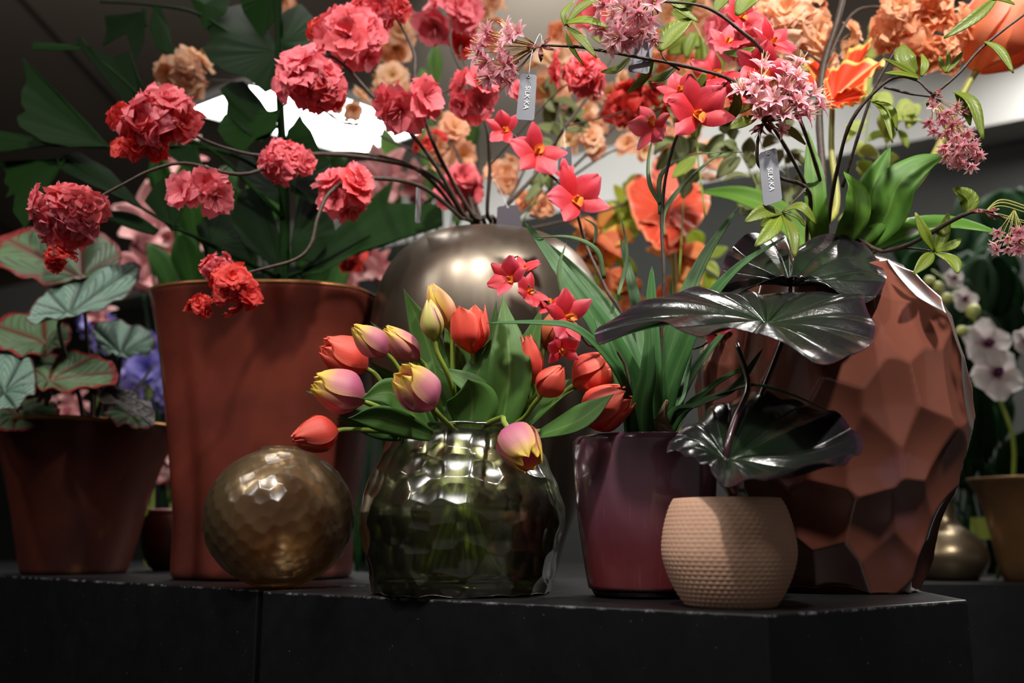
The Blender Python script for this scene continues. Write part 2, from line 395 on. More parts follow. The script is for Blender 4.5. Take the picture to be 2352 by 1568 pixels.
M_BLACK = n.m
def floor_pt(px, py, z=0.0): return on_z(px, py, z)
g0 = floor_pt(-150, 1311.6); gA = floor_pt(592, 1353); gB = floor_pt(603, 1356.5); cor = floor_pt(1762, 1410); rt = floor_pt(2222, 1377)
nb_ = nz(np.array([-(gB-g0)[1], (gB-g0)[0], 0])); nb_ = nb_ if nb_[1] > 0 else -nb_
def plinth(name, label, poly):
    t = thing(name, label, 'plinth', (np.mean([p[0] for p in poly]), np.mean([p[1] for p in poly]), FLOORZ))
    b = prism('body', poly, FLOORZ, 0.0, M_BLACK, t)
    m = b.modifiers.new('edge', 'BEVEL'); m.width = 0.0022; m.segments = 2; m.limit_method = 'ANGLE'
    return t
bk = rt + nz(rt-cor)*0.0
bA = gA + nb_*0.50; b0_ = g0+nb_*0.50; bB = gB+nb_*0.50
bk2 = np.array([rt[0]+0.05, rt[1]+0.42, 0])
plinth('display_plinth', 'scuffed black display plinth under the rust coloured pots, left of the gap', [tuple(p[:2]) for p in (g0, gA, bA, b0_)])
plinth('display_plinth', 'black display plinth with chipped front corner under the tulip vase', [tuple(p[:2]) for p in (gB, cor, rt, bk2, bB)])
RZ = -0.03
plinth2 = thing('display_plinth', 'low dark display plinth in the shadow behind the pots', 'plinth', (0.3, 2.9, FLOORZ))
prism('body', [(-2.6, 3.05), (-0.9, 2.5), (-0.45, 2.32), (0.2, 2.1), (2.6, 2.02), (2.8, 3.6), (-2.6, 3.9)], FLOORZ, RZ, M_BLACK, plinth2)

# ------------------------------------------------------------------ pots and vases
def vase(name, label, cx, Y, mat, outer_px, wall, nseg=96, nprof=60, shape=None, post=None, floor=0.008, z0=0.0, cat='vase', bodyname='body'):
    c = W(cx, 1300, Y); X = c[0]
    pr = prof_px(cx, Y, outer_px); pr[0] = (pr[0][0], z0)
    o = dense(pr, nprof); o[0, 1] = z0; o[:, 1] = np.maximum(o[:, 1], z0)
    prof = vessel(o, wall, floor=floor)
    t = thing(name, label, cat, (X, Y, z0))
    V, Fc, uv = revolve(X, Y, prof, nseg, shape)
    if post: V = post(X, Y, o, prof, V, nseg)
    cap(Fc, 0, nseg); cap(Fc, len(prof)-1, nseg, True)
    part(bodyname, V, Fc, mat, t, uv)
    return t, X, o
def sq(n_exp, rot): 
    def f(th):
        a = th-rot; return (abs(math.cos(a))**n_exp+abs(math.sin(a))**n_exp)**(-1/n_exp)
    return f

# burnished terracotta: red clay with worn golden and dark patches
def m_burnished(name, a, b, gold, rough, metal, goldamt=0.5, sc=5.0):
    n = NT(name); oc = n.coord('Object'); n1 = n.noise(sc, 4, 0.55, oc); c = n.mix(n.ramp(n1, [(0.35, (0, 0, 0, 1)), (0.62, (1, 1, 1, 1))]), a, b)
    g = n.math('MULTIPLY', n.math('SUBTRACT', n.noise(sc*0.8, 3, 0.5, oc, 0.6), 0.56, True), 7.0, True); c = n.mix(n.math('MULTIPLY', g, goldamt), c, gold)
    n.set(col=c, rough=n.math('ADD', rough, n.math('MULTIPLY', n1, 0.14)), metal=n.math('ADD', metal, n.math('MULTIPLY', g, 0.25)), spec=0.5)
    n.bump(n.noise(70, 4, 0.6, oc), 0.05, 0.002); return n.m
M_TERRA = m_burnished('burnished_terracotta', C(132, 60, 46), C(80, 38, 33), C(160, 102, 58), 0.20, 0.40, 0.7, 4.0)
M_RUST = m_burnished('burnished_rust', C(92, 42, 32), C(70, 34, 28), C(150, 104, 60), 0.30, 0.30, 0.75, 6.0)
def terra_shape(th, s, z):
    q = min(1, max(0, z/0.48)); f = sq(2.25+0.9*q, 0.0)(th)
    fold = 0.055*math.exp(-((((th-math.radians(222)+math.pi) % (2*math.pi))-math.pi)/0.10)**2)*(1-0.55*q) + 0.022*math.exp(-((((th-math.radians(318)+math.pi) % (2*math.pi))-math.pi)/0.12)**2)
    dip = -0.035*math.exp(-((((th-math.radians(236)+math.pi) % (2*math.pi))-math.pi)/0.09)**2)*(1-q)
    return f*(0.93+0.03*q)+fold*0.8+dip*1.4
tA = vase('flared_vase', 'tall burnished terracotta vase with wide flared rim, holding dark palm leaves', 606, 1.64, M_TERRA,
     [(196, 1326), (205, 1316), (206, 1290), (205, 1200), (215, 1080), (232, 930), (250, 800), (262, 740), (268, 712)], 0.009, 128, 60, terra_shape)
def rust_shape(th, s, z):
    q = min(1, max(0, z/0.26)); return sq(2.15+0.75*q, math.radians(48))(th)*(0.95-0.06*q)
tB = vase('flared_pot', 'dark rust pot with pinched flaring rim and golden sheen, holding red-veined begonia', 172, 1.83, M_RUST,
     [(108, 1316), (114, 1310), (128, 1250), (150, 1150), (176, 1060), (200, 1005), (214, 984)], 0.009, 112, 48, rust_shape, cat='pot')
# worn golden lips of the two flared pots
M_GOLDLIP = m_burnished('worn_gold_lip', C(170, 120, 66), C(120, 72, 46), C(210, 170, 100), 0.26, 0.7)
def lip_ring(t, X, Y, o, shape, r=0.0042):
    z = o[-1, 1]; P = [(X+(o[-1, 0]-0.003)*shape(a, 1, z)*math.cos(a), Y+(o[-1, 0]-0.003)*shape(a, 1, z)*math.sin(a), z+0.002) for a in np.linspace(0, 2*math.pi, 97)]
    V, Fc, uv = tube_geo(P, [r, r], 193, 8); part('lip', V, Fc, M_GOLDLIP, t, uv)
lip_ring(tA[0], tA[1], 1.64, tA[2], terra_shape); lip_ring(tB[0], tB[1], 1.83, tB[2], rust_shape)
# small bowl pot between them
M_BOWL = m_burnished('brown_clay', C(110, 52, 38), C(84, 40, 32), C(170, 120, 70), 0.35, 0.2, 0.3)
tb, Xb, ob = vase('bowl_pot', 'small round brown clay pot with pale rim between the two rust pots', 392, 1.98, M_BOWL,
     [(34, 1308), (50, 1295), (64, 1255), (66, 1220), (60, 1190), (54, 1178)], 0.006, 64, 30, cat='pot')
V, Fc, uv = tube_geo([(Xb+(ob[-1, 0]-0.002)*math.cos(a), 1.98+(ob[-1, 0]-0.002)*math.sin(a), ob[-1, 1]+0.003) for a in np.linspace(0, 2*math.pi, 25)], [0.0045, 0.0045], 60, 8)
part('rim', V, Fc, m_plain('pale_pink_glaze', C(214, 160, 158), 0.5), tb, uv)

# faceted glass globe
M_AMBER = m_glass('smoked_amber_glass', (0.80, 0.68, 0.50, 1), 0.22, 0.4, 0.10, C(160, 132, 92), 1.0, 1.55)
M_OLIVE = m_glass('olive_cut_glass', (0.85, 0.86, 0.60, 1), 0.17, 0.25, 0.012, C(120, 124, 104), 1.0, 1.9)
def facets(step, k_mul, zs=1.0, jit=0.25, seed=1, depth_mul=0.5, step_t=None, soft=0.0):
    def f(X, Y, o, prof, V, nseg):
        if step_t == 'fib':
            R_ = o[:, 0].max(); zc = o[o[:, 0].argmax(), 1]; nn_ = int(4*math.pi*R_*R_/(step*step*0.87)); rs = np.random.RandomState(seed)
            i_ = np.arange(nn_); z_ = 1-2*(i_+0.5)/nn_; a_ = i_*2.399963; q_ = np.c_[np.sqrt(1-z_**2)*np.cos(a_), np.sqrt(1-z_**2)*np.sin(a_), z_]+(rs.rand(nn_, 3)-0.5)*0.05
            seeds = np.array([X, Y, zc])+R_*q_/np.linalg.norm(q_, axis=1)[:, None]
        else: seeds = surf_seeds(X, Y, o, step, step_t or step, jit, seed)
        m = len(o)*nseg
        N = ring_normals(X, Y, o, nseg); depth = k_mul*(step*depth_mul*1.45)**2
        V2 = V.copy(); V2[:m] = scoop(V[:m], N, seeds, k_mul, depth, zs, soft); 
        for k in range(nseg): V2[k, 2] = V[k, 2]
        return V2
    return f
gp = []; gc, gr = 1189, 168
for a in np.linspace(-1.33, 1.27, 26): gp.append((gr*math.cos(a), gc-gr*0.972*math.sin(a)))
vase('globe_vase', 'smoked amber glass globe vase cut with honeycomb facets, empty', 637, 1.34, M_AMBER, gp, 0.009, 260, 170,
     post=facets(0.021, 10.0, 1.0, 0.0, 5, 0.5, 'fib'), floor=0.006)
tv, OX, oo = vase('faceted_vase', 'broad olive glass vase with cut facets, holding the tulip bunch', 1060, 1.20, M_OLIVE,
     [(186, 1369), (197, 1362), (204, 1330), (217, 1260), (231, 1192), (231, 1168), (222, 1135), (200, 1078), (176, 1020), (170, 1000), (171, 992)], 0.009, 260, 150,
     post=facets(0.029, 9.0, 1.0, 0.75, 9, 0.5), floor=0.016)
OY = 1.20
# water inside
n = NT('vase_water'); n.n.remove(n.b)
tr = n.node('ShaderNodeBsdfTransparent'); tr.inputs[0].default_value = (0.90, 0.92, 0.70, 1); g = n.node('ShaderNodeBsdfGlossy'); g.inputs['Roughness'].default_value = 0.03
fr = n.node('ShaderNodeFresnel'); fr.inputs[0].default_value = 1.33; m2 = n.node('ShaderNodeMixShader')
n.l.new(fr.outputs[0], m2.inputs[0]); n.l.new(tr.outputs[0], m2.inputs[1]); n.l.new(g.outputs[0], m2.inputs[2]); n.l.new(m2.outputs[0], n.out.inputs[0])
wz = W(1060, 1166, OY)[2]
zz = np.linspace(0.019, wz, 20); wp = [(max(0.01, np.interp(z, oo[:, 1], oo[:, 0])-0.0098), z) for z in zz]
V, Fc, uv = revolve(OX, OY, wp, 64); cap(Fc, 0, 64); cap(Fc, len(wp)-1, 64, True); part('water', V, Fc, n.m, tv, uv)

# big pewter-bronze vase behind
n = NT('brushed_bronze'); oc = n.coord('Object'); mp = n.node('ShaderNodeMapping'); mp.inputs['Scale'].default_value = (30, 30, 2); n.l.new(oc, mp.inputs[0])
br = n.noise(3, 4, 0.6, mp.outputs[0]); c = n.mix(n.noise(5, 4, 0.6, oc), C(124, 116, 106), C(92, 78, 64))
n.set(col=c, metal=0.85, rough=n.math('ADD', 0.27, n.math('MULTIPLY', br, 0.10))); n.bump(br, 0.06, 0.002); M_BRONZE = n.m
tb, BX, bo = vase('bronze_vase', 'large pewter bronze vase with narrow mouth, behind the tulips', 1118, 1.52, M_BRONZE,
     [(140, 1337), (148, 1330), (172, 1250), (205, 1150), (232, 1040), (256, 920), (270, 820), (268, 740), (250, 660), (216, 602), (168, 566), (120, 552), (96, 548)], 0.007, 96, 80)
BY = 1.52

# purple glass pot with thick clear foot
n = NT('plum_glass'); oc = n.coord('Object'); u, v = n.uv()
w = n.node('ShaderNodeCombineXYZ'); n.put(w.inputs[0], n.math('MULTIPLY', u, 130.0)); n.put(w.inputs[1], n.math('MULTIPLY', v, 5.0))
drip = n.math('MULTIPLY', n.math('SUBTRACT', n.noise(1.0, 3, 0.6, w.outputs[0]), 0.60, True), 3.0, True)
c = n.mix(n.ramp(v, [(0.0, C(128, 40, 56)), (0.25, C(118, 42, 64)), (0.52, C(110, 52, 88))]), C(98, 44, 72), C(90, 36, 62)); c = n.ramp(v, [(0.0, C(122, 50, 52)), (0.2, C(112, 52, 60)), (0.50, C(122, 82, 100))])
c = n.mix(n.math('MULTIPLY', drip, 0.25), c, C(190, 160, 190)); n.set(col=c, rough=0.22, coat=0.8, coatr=0.08, spec=0.5); M_PLUM = n.m
M_CLEAR = m_glass('clear_plum_foot', (0.92, 0.72, 0.66, 1), 0.03, 0.6, 0.06, C(150, 90, 80), 1.0)
PXc, PY = 1486, 1.145
zf = W(PXc, 1352, PY)[2]
tp, PX_, po = vase('glass_pot', 'glossy plum purple glass pot with thick clear foot, holding the red orchid', PXc, PY, M_PLUM,
     [(124, 1352), (130, 1347), (139, 1290), (150, 1200), (158, 1110), (161, 1050), (161, 1018), (156, 1010)], 0.005, 96, 50, z0=zf, cat='pot')
tp.location.z = zf
fp = [(0.056, 0.0), (0.059, 0.001), (0.061, zf*0.5), (0.0625, zf-0.0004), (0.054, zf-0.0002), (0.05, zf*0.55), (0.004, zf*0.5)]
V, Fc, uv = revolve(PX_, PY, fp, 72); cap(Fc, 0, 72); cap(Fc, len(fp)-1, 72, True); part('clear_foot', V, Fc, M_CLEAR, tp, uv)

# small woven-texture pot
n = NT('peach_bisque'); oc = n.coord('Object'); c = n.mix(n.noise(40, 3, 0.6, oc), C(238, 192, 164), C(224, 176, 148)); n.set(col=c, rough=0.62, spec=0.35); n.bump(n.noise(400, 2, 0.6, oc), 0.08, 0.001); M_PEACH = n.m
def weave(X, Y, o, prof, V, nseg):
    V = V.copy(); m = len(o)
    for i in range(1, m-1):
        z = o[i, 1]; s = 1.0 if z < 0.098 else max(0, 1-(z-0.098)/0.012)
        row = int(z/0.0042); amp = 0.00055*s*abs(math.sin(z/0.0042*math.pi))
        ks = np.arange(nseg); b = np.abs(np.sin((ks/nseg*54+0.5*(row % 2))*math.pi))**0.7
        d = V[i*nseg:(i+1)*nseg, :2]-np.array([X, Y]); d /= np.linalg.norm(d, axis=1)[:, None]
        V[i*nseg:(i+1)*nseg, :2] += d*(amp*b)[:, None]
    return V
QY = 0.985; QX = 1675
vase('bisque_pot', 'small peach coloured pot with woven texture, holding the dark glossy leaves', QX, QY, M_PEACH,
     [(76, 1396), (96, 1391), (122, 1350), (141, 1300), (147, 1262), (142, 1215), (130, 1170), (120, 1148)], 0.004, 368, 150, post=weave, cat='pot')

# big scalloped copper-red vase
n = NT('copper_glaze'); oc = n.coord('Object'); nn = n.noise(7, 4, 0.6, oc)
c = n.mix(nn, C(138, 82, 66), C(106, 60, 50)); c = n.mix(n.math('MULTIPLY', n.math('SUBTRACT', n.noise(11, 3, 0.5, oc), 0.6, True), 3.0, True), c, C(140, 100, 120))
n.set(col=c, rough=0.20, coat=1.0, coatr=0.07, spec=0.5, metal=0.12); n.bump(n.noise(160, 3, 0.6, oc), 0.03, 0.001); M_COPPER = n.m
KX, KY = 1928, 1.26
tk, KXm, ko = vase('scalloped_vase', 'big glossy copper red vase covered in carved scallops, right end of plinth', KX, KY, M_COPPER,
     [(146, 1359), (158, 1354), (190, 1300), (232, 1190), (272, 1080), (298, 980), (307, 890), (296, 800), (262, 715), (206, 645), (150, 606), (112, 592), (104, 590)], 0.050, 300, 220,
     post=facets(0.072, 6.0, 0.74, 0.8, 4, 0.42, 0.056, 0.00006))

# vases on the rear plinth
M_DKBRONZE = m_plain('dark_bronze', C(120, 106, 84), 0.32, metal=0.85)
vase('bottle_vase', 'dark bronze bottle vase with round belly and slim neck, behind the scalloped vase', 2176, 2.25, M_DKBRONZE,
     [(40, 1338), (62, 1330), (84, 1295), (84, 1262), (62, 1228), (34, 1205), (24, 1180), (24, 1130), (30, 1092)], 0.006, 64, 50, z0=RZ)
M_BRASS = m_burnished('brown_brass', C(120, 88, 52), C(82, 60, 40), C(160, 126, 76), 0.35, 0.5)
vase('flared_pot', 'flared brown brass pot cut off by the right edge of view', 2352, 2.2, M_BRASS,
     [(44, 1330), (52, 1310), (60, 1250), (72, 1180), (88, 1130), (104, 1100)], 0.008, 72, 40, sq(2.6, 0.7) and (lambda th, s, z: sq(2.5, 0.6)(th)*0.93), z0=RZ, cat='pot')
# lime price card leaning behind
a, b, c_, d = W(2231, 1188, 2.5), W(2277, 1188, 2.5), W(2277, 1238, 2.5), W(2231, 1238, 2.5)
o = part('price_card', np.vstack([[a, b, c_, d], np.array([a, b, c_, d])+(0, 0.004, 0)]), [(0, 3, 2, 1), (4, 5, 6, 7), (0, 1, 5, 4), (1, 2, 6, 5), (2, 3, 7, 6), (3, 0, 4, 7)], m_plain('lime_card', C(176, 196, 84), 0.6), None, smooth=False)
tag(o, 'small lime green card in the dark behind the brass pot', 'card')

# ------------------------------------------------------------------ flower parts (unit meshes)
def petal_geo(L, Wd, tilt0, tilt1, nu=5, nv=4, tip=0.5, cupq=0.25, ruf=0.0, notch=0.0, seed=0, base=0.15):
    """petal leaving the origin along +X, bending from tilt0 to tilt1 (radians above the XY plane)"""
    rs = np.random.RandomState(seed); ph = rs.rand(3)*6.28; V = []; uv = []; x = z = 0.0
    for i in range(nu):
        s = i/(nu-1); a = tilt0+(tilt1-tilt0)*s
        if i: x += L/(nu-1)*math.cos(a); z += L/(nu-1)*math.sin(a)
        w = Wd*(base+(1-base)*math.sin(math.pi*min(1, (0.06+s*0.94))**0.85*0.88)) if tip > 0 else Wd
        w *= (1-s**4*tip)
        for j in range(nv):
            q = 2*j/(nv-1)-1
            dz = cupq*w*q*q + ruf*L*s*math.sin(q*5+ph[0]+s*3)
            dx = -notch*L*(1-abs(q))*s**6
            V.append((x-math.sin(a)*dz*0.6+dx, q*w, z+math.cos(a)*dz)); uv.append((s, j/(nv-1)))
    return np.array(V), quads(nu, nv), np.array(uv)
def rotz(V, a):
    c, s = math.cos(a), math.sin(a); return np.c_[V[:, 0]*c-V[:, 1]*s, V[:, 0]*s+V[:, 1]*c, V[:, 2]]
def join(parts_):
    V, Fc, U, o = [], [], [], 0
    for v, f, u in parts_:
        V.append(v); Fc += [tuple(i+o for i in q) for q in f]; U.append(u); o += len(v)
    return np.vstack(V), Fc, np.vstack(U)
def frilly(seed, n1=6, n2=4, n3=3):
    rs = np.random.RandomState(seed); P = []
    for n_, L, w, t0, t1 in ((n1, 1.05, 0.50, 0.30, -0.35), (n2, 0.80, 0.44, 0.65, 0.05), (n3, 0.50, 0.30, 1.05, 0.6)):
        o = rs.rand()*6
        for i in range(n_):
            v, f, u = petal_geo(L*(0.85+0.3*rs.rand()), w*(0.85+0.3*rs.rand()), t0+rs.rand()*0.25, t1+(rs.rand()-0.5)*0.7, 6, 6, 0.40, 0.10, 0.14, 0.16, rs.randint(999))
            P.append((rotz(v, o+i*2*math.pi/n_+(rs.rand()-0.5)*0.3), f, u))
    return join(P)
def open_blossom(seed, n_=5):
    rs = np.random.RandomState(seed); P = []
    for lay in range(2):
        for i in range(n_):
            v, f, u = petal_geo((1.0, 0.8)[lay]*(0.9+0.2*rs.rand()), (0.52, 0.42)[lay], (0.35, 0.8)[lay], (0.0, 0.35)[lay]+(rs.rand()-0.5)*0.5, 6, 5, 0.35, 0.12, 0.06, 0.1, rs.randint(999))
            P.append((rotz(v, i*2*math.pi/n_+lay*0.6+(rs.rand()-0.5)*0.2), f, u))
    for i in range(7):
        a = rs.rand()*6.28; d = np.array([math.cos(a)*0.22, math.sin(a)*0.22, 0.5+0.2*rs.rand()])
        v, f, u = tube_geo([(0, 0, 0.02), d*0.6, d], [0.018, 0.012], 4, 4); u[:, 0] = 0.02; P.append((v, f, u))
    return join(P)
def starlet(seed):
    rs = np.random.RandomState(seed); P = []
    for i in range(6):
        v, f, u = petal_geo(1.0*(0.9+0.2*rs.rand()), 0.2, 0.95, 0.15+(rs.rand()-0.5)*0.5, 5, 3, 0.93, 0.5, 0, 0, rs.randint(999), 0.45)
        P.append((rotz(v, i*math.pi/3+(rs.rand()-0.5)*0.15), f, u))
    for i in range(5):
        a = rs.rand()*6.28; d = np.array([math.cos(a)*0.25, math.sin(a)*0.25, 0.85+0.3*rs.rand()])
        v, f, u = tube_geo([(0, 0, 0.05), d*0.5, d], [0.03, 0.02], 3, 3); u[:, 0] = 0.0; P.append((v, f, u))
    v, f, u = tube_geo([(0, 0, -0.25), (0, 0, 0.15)], [0.07, 0.16], 3, 5); u[:, 0] = 0.3; P.append((v, f, u))
    return join(P)

# petal materials
red_stops = [(0.0, C(206, 30, 22)), (0.3, C(226, 46, 44)), (0.7, C(240, 80, 82)), (1.0, C(248, 120, 126))]
M_RED = m_petal('coral_red_petal', red_stops, None, 0.55, 0.28, (C(250, 140, 156), 0.85))
M_REDDEEP = m_petal('deep_red_petal', [(0.0, C(214, 56, 30)), (0.5, C(222, 44, 42)), (1, C(236, 80, 76))], None, 0.55, 0.28, (C(236, 84, 70), 0.6))
M_PEACHF = m_petal('apricot_petal', [(0.0, C(226, 184, 70)), (0.3, C(255, 226, 168)), (0.75, C(255, 230, 200)), (1, C(254, 206, 174))], None, 0.55, 0.4, (C(252, 176, 136), 0.6))
M_ORANGE = m_petal('orange_petal', [(0.0, C(252, 220, 150)), (0.35, C(252, 184, 130)), (1, C(250, 156, 112))], None, 0.55, 0.4, (C(254, 214, 176), 0.6))
M_STAR = m_petal('pink_star_petal', [(0.0, C(252, 240, 196)), (0.25, C(236, 150, 168)), (0.7, C(248, 190, 204)), (1, C(255, 230, 234))], (C(255, 236, 240), 0.26, 4.0), 0.5, 0.35, (C(228, 130, 154), 0.45))
M_ORCH = m_petal('orchid_petal', [(0.0, C(230, 190, 110)), (0.10, C(206, 60, 60)), (0.6, C(214, 54, 76)), (1, C(232, 104, 124))], (C(236, 114, 136), 0.3, 3.0), 0.45, 0.28, (C(206, 28, 34), 0.7))
M_LIP = m_petal('orchid_lip', [(0, C(240, 210, 90)), (0.5, C(240, 160, 50)), (1, C(222, 80, 50))], None, 0.45, 0.25)
M_TCORAL = m_petal('tulip_coral', [(0.0, C(206, 60, 46)), (0.4, C(230, 78, 66)), (1, C(240, 104, 84))], (C(246, 138, 112), 0.36, 5.0), 0.45, 0.2, None, 0.25)
M_TPINK = m_petal('tulip_pink_yellow', [(0.0, C(206, 100, 130)), (0.35, C(206, 112, 148)), (0.66, C(222, 146, 150)), (0.9, C(240, 206, 90)), (1, C(240, 206, 90))], (C(240, 206, 84), 0.30, 3.0), 0.45, 0.2, None, 0.25)
M_TYEL = m_petal('tulip_yellow_pink', [(0.0, C(176, 186, 80)), (0.3, C(224, 160, 130)), (0.7, C(232, 176, 110)), (1, C(246, 220, 150))], (C(240, 200, 50), 0.20, 6.0), 0.45, 0.2, None, 0.25)
M_TGREEN = m_petal('tulip_green_bud', [(0.0, C(140, 168, 60)), (0.5, C(196, 190, 110)), (1, C(216, 206, 120))], (C(214, 130, 150), 0.28, 5.0), 0.45, 0.2, None, 0.25)
M_TBROWN = m_petal('tulip_amber', [(0.0, C(150, 84, 50)), (0.5, C(206, 108, 70)), (1, C(226, 130, 90))], None, 0.45, 0.2)
M_PINKBG = m_petal('blush_petal', [(0.0, C(196, 110, 120)), (0.5, C(236, 190, 190)), (1, C(246, 214, 210))], None, 0.5, 0.35, (C(224, 130, 136), 0.6))
M_WHITEF = m_petal('white_petal', [(0.0, C(140, 60, 100)), (0.3, C(226, 214, 214)), (1, C(240, 236, 232))], None, 0.5, 0.3)
M_VIOLET = m_petal('violet_petal', [(0.0, C(90, 80, 180)), (0.5, C(110, 104, 214)), (1, C(160, 156, 232))], None, 0.5, 0.3, (C(196, 180, 226), 0.5))
M_BIGPEACH = m_petal('peach_tulip', [(0.0, C(240, 176, 120)), (0.5, C(238, 120, 84)), (1, C(246, 170, 130))], (C(250, 176, 140), 0.32, 5.0), 0.5, 0.35)
M_BARK = None
n = NT('dark_twig_bark'); oc = n.coord('Object'); c = n.mix(n.noise(90, 4, 0.6, oc), C(44, 34, 28), C(74, 60, 48)); n.set(col=c, rough=0.6); n.bump(n.noise(160, 3, 0.6, oc), 0.4, 0.002); M_BARK = n.m
n = NT('green_stalk'); oc = n.coord('Object'); c = n.mix(n.noise(30, 4, 0.6, oc), C(138, 156, 56), C(110, 134, 50)); n.set(col=c, rough=0.45); M_STALK = n.m
M_YSTALK = m_plain('yellow_green_stalk', C(150, 150, 70), 0.5)
M_PEDI = m_plain('pedicel', C(150, 116, 66), 0.55)
M_DARKSTALK = m_plain('dark_plum_stalk', C(52, 26, 34), 0.3, coat=0.4)

FR = [meshdata('frilly_floret', *frilly(s)[:2], M_RED, frilly(s)[2]) for s in (1, 2, 3)]
def remat(mes, mat):
    out = []
    for me in mes:
        m = me.copy(); m.materials.clear(); m.materials.append(mat); out.append(m)
    return out
FRD = remat(FR, M_REDDEEP)
FRO = remat(FR, M_ORANGE); FRP = remat(FR, M_PEACHF)
OB = []
for s in (4, 5): g = open_blossom(s); OB.append(meshdata('open_blossom', g[0], g[1], M_PEACHF, g[2]))
OBR = remat(OB, M_RED); OBPK = remat(OB, M_PINKBG); OBV = remat(OB, M_VIOLET)
SL = []
for s in (6, 7, 8): g = starlet(s); SL.append(meshdata('star_floret', g[0], g[1], M_STAR, g[2]))

def cluster(parent, cx, cy, rpx, Y, meshes, n_, sf=0.5, sx=1.0, sy=1.0, stalk=None, seed=None, name='blossom_cluster', fl='floret', front=0.35, root=None):
    """a head of florets around a centre, each on its own little stalk"""
    if meshes[0] not in SL: n_ = max(3, int(round(n_*0.62))); sf *= 1.38; rpx *= 1.03
    rs = np.random.RandomState(seed if seed is not None else int(cx*7+cy) % 9973); c = W(cx, cy, Y); R = rpx*MP(Y)
    geo = []; items = []
    ro = np.asarray(root) if root is not None else c
    for i in range(n_):
        z = 1-2*(i+0.5)/n_; a = i*2.39996+rs.rand()*0.5
        d = np.array([math.sqrt(1-z*z)*math.cos(a)*sx, math.sqrt(1-z*z)*math.sin(a), z*sy]); 
        if d[1] > 0.35 and rs.rand() < front*2: d[1] *= -0.6
        p = c+d*R*(0.42+0.5*rs.rand())+(rs.rand(3)-0.5)*R*0.45; ax = nz(nz(p-ro)+np.array([0, -0.35, 0.1])+(rs.rand(3)-0.5)*0.7)
        items.append((p, ax)); st = ro+(p-ro)*0.05
        geo.append(tube_geo([st, (st+p)/2+(rs.rand(3)-0.5)*R*0.06, p-ax*R*sf*0.05], [R*0.022, R*0.016], 4, 4))
    k = part(name, *[x for x in (lambda j: (j[0], j[1], stalk or M_PEDI))(join(geo))], parent=parent)
    for p, ax in items:
        inst(fl, meshes[rs.randint(len(meshes))], frame(p, ax, R*sf*(0.8+0.4*rs.rand()), rs.rand()*6.28), k)
    return k
def twig(parent, pts, r0, r1, Y=None, mat=None, name='twig', bump=0.25, seg=7):
    P = PX(pts, Y); return tube(name, P, [r0, (r0+r1)/2, r1], mat or M_BARK, parent, n=max(8, 5*len(P)), seg=seg, bump=bump)

# ------------------------------------------------------------------ coral blossom branches in the bronze vase
def vin(dx, dy): return (BX+dx, BY+dy)   # foot of a stem inside the bronze vase
def foot(x, y, z): return np.array([x, y, z])
def branch(label, main, side, clusters, group, foot_xy, r=0.0033, mat=None, mesh=None, sf=0.5):
    b = np.array([BX+foot_xy[0], BY+foot_xy[1], 0.06]); t = thing('blossom_branch', label, 'branch', (b[0], b[1], 0.02), group)
    neck = np.array([BX+foot_xy[0]*0.5+0.0, BY+foot_xy[1]*0.5, W(1118, 560, BY)[2]])
    tube('twig', [b, neck]+PX(main), [r, r, r*0.8, r*0.5], mat or M_BARK, t, n=6*len(main)+8, seg=7, bump=0.25)
    for s in side: twig(t, s, r*0.45, r*0.28, name='side_twig')
    for cl in clusters:
        x, y, rp, Y, n_ = cl[:5]; kw = cl[5] if len(cl) > 5 else {}
        cluster(t, x, y, rp, Y, kw.pop('m', mesh or FR), n_, kw.pop('sf', sf), **kw)
    return t
GB = 'coral blossom branches in the bronze vase'
branch('coral blossom branch arching far left to a round double blossom head over the begonia',
       [(1065, 500, 1.47), (1000, 410, 1.42), (880, 368, 1.38), (700, 355, 1.33), (560, 400, 1.28), (430, 375, 1.26), (350, 390, 1.25), (270, 430, 1.24), (215, 460, 1.23)],
       [[(215, 460, 1.23), (180, 475, 1.22), (150, 560, 1.22), (135, 590, 1.22)], [(520, 382, 1.28), (500, 400, 1.27), (470, 430, 1.27)], [(700, 355, 1.33), (670, 365, 1.31), (650, 370, 1.31)]],
       [(158, 492, 82, 1.22, 26, dict(sf=0.42)), (130, 592, 30, 1.22, 5, dict(m=FRD, sf=0.7)), (467, 432, 58, 1.27, 9, dict(sy=0.65, sf=0.55, m=OBR)), (648, 370, 56, 1.31, 14, dict(sy=1.15))], GB, (-0.04, -0.01))
branch('coral blossom branch ending in a pink head against the light, far left',
       [(1050, 490, 1.47), (960, 390, 1.42), (820, 352, 1.38), (620, 358, 1.32), (520, 340, 1.30), (430, 305, 1.28)],
       [[(430, 305, 1.28), (390, 285, 1.27), (330, 290, 1.27), (290, 300, 1.27)]],
       [(372, 272, 74, 1.27, 16, dict(sf=0.56)), (360, 325, 46, 1.28, 8, dict(m=FRD)), (282, 268, 30, 1.27, 4, dict(m=FRD, sf=0.8)), (300, 335, 28, 1.27, 4, dict(m=FRD, sf=0.8)), (310, 300, 22, 1.27, 3, dict(m=FRD, sf=0.8))], GB, (-0.05, 0.01))
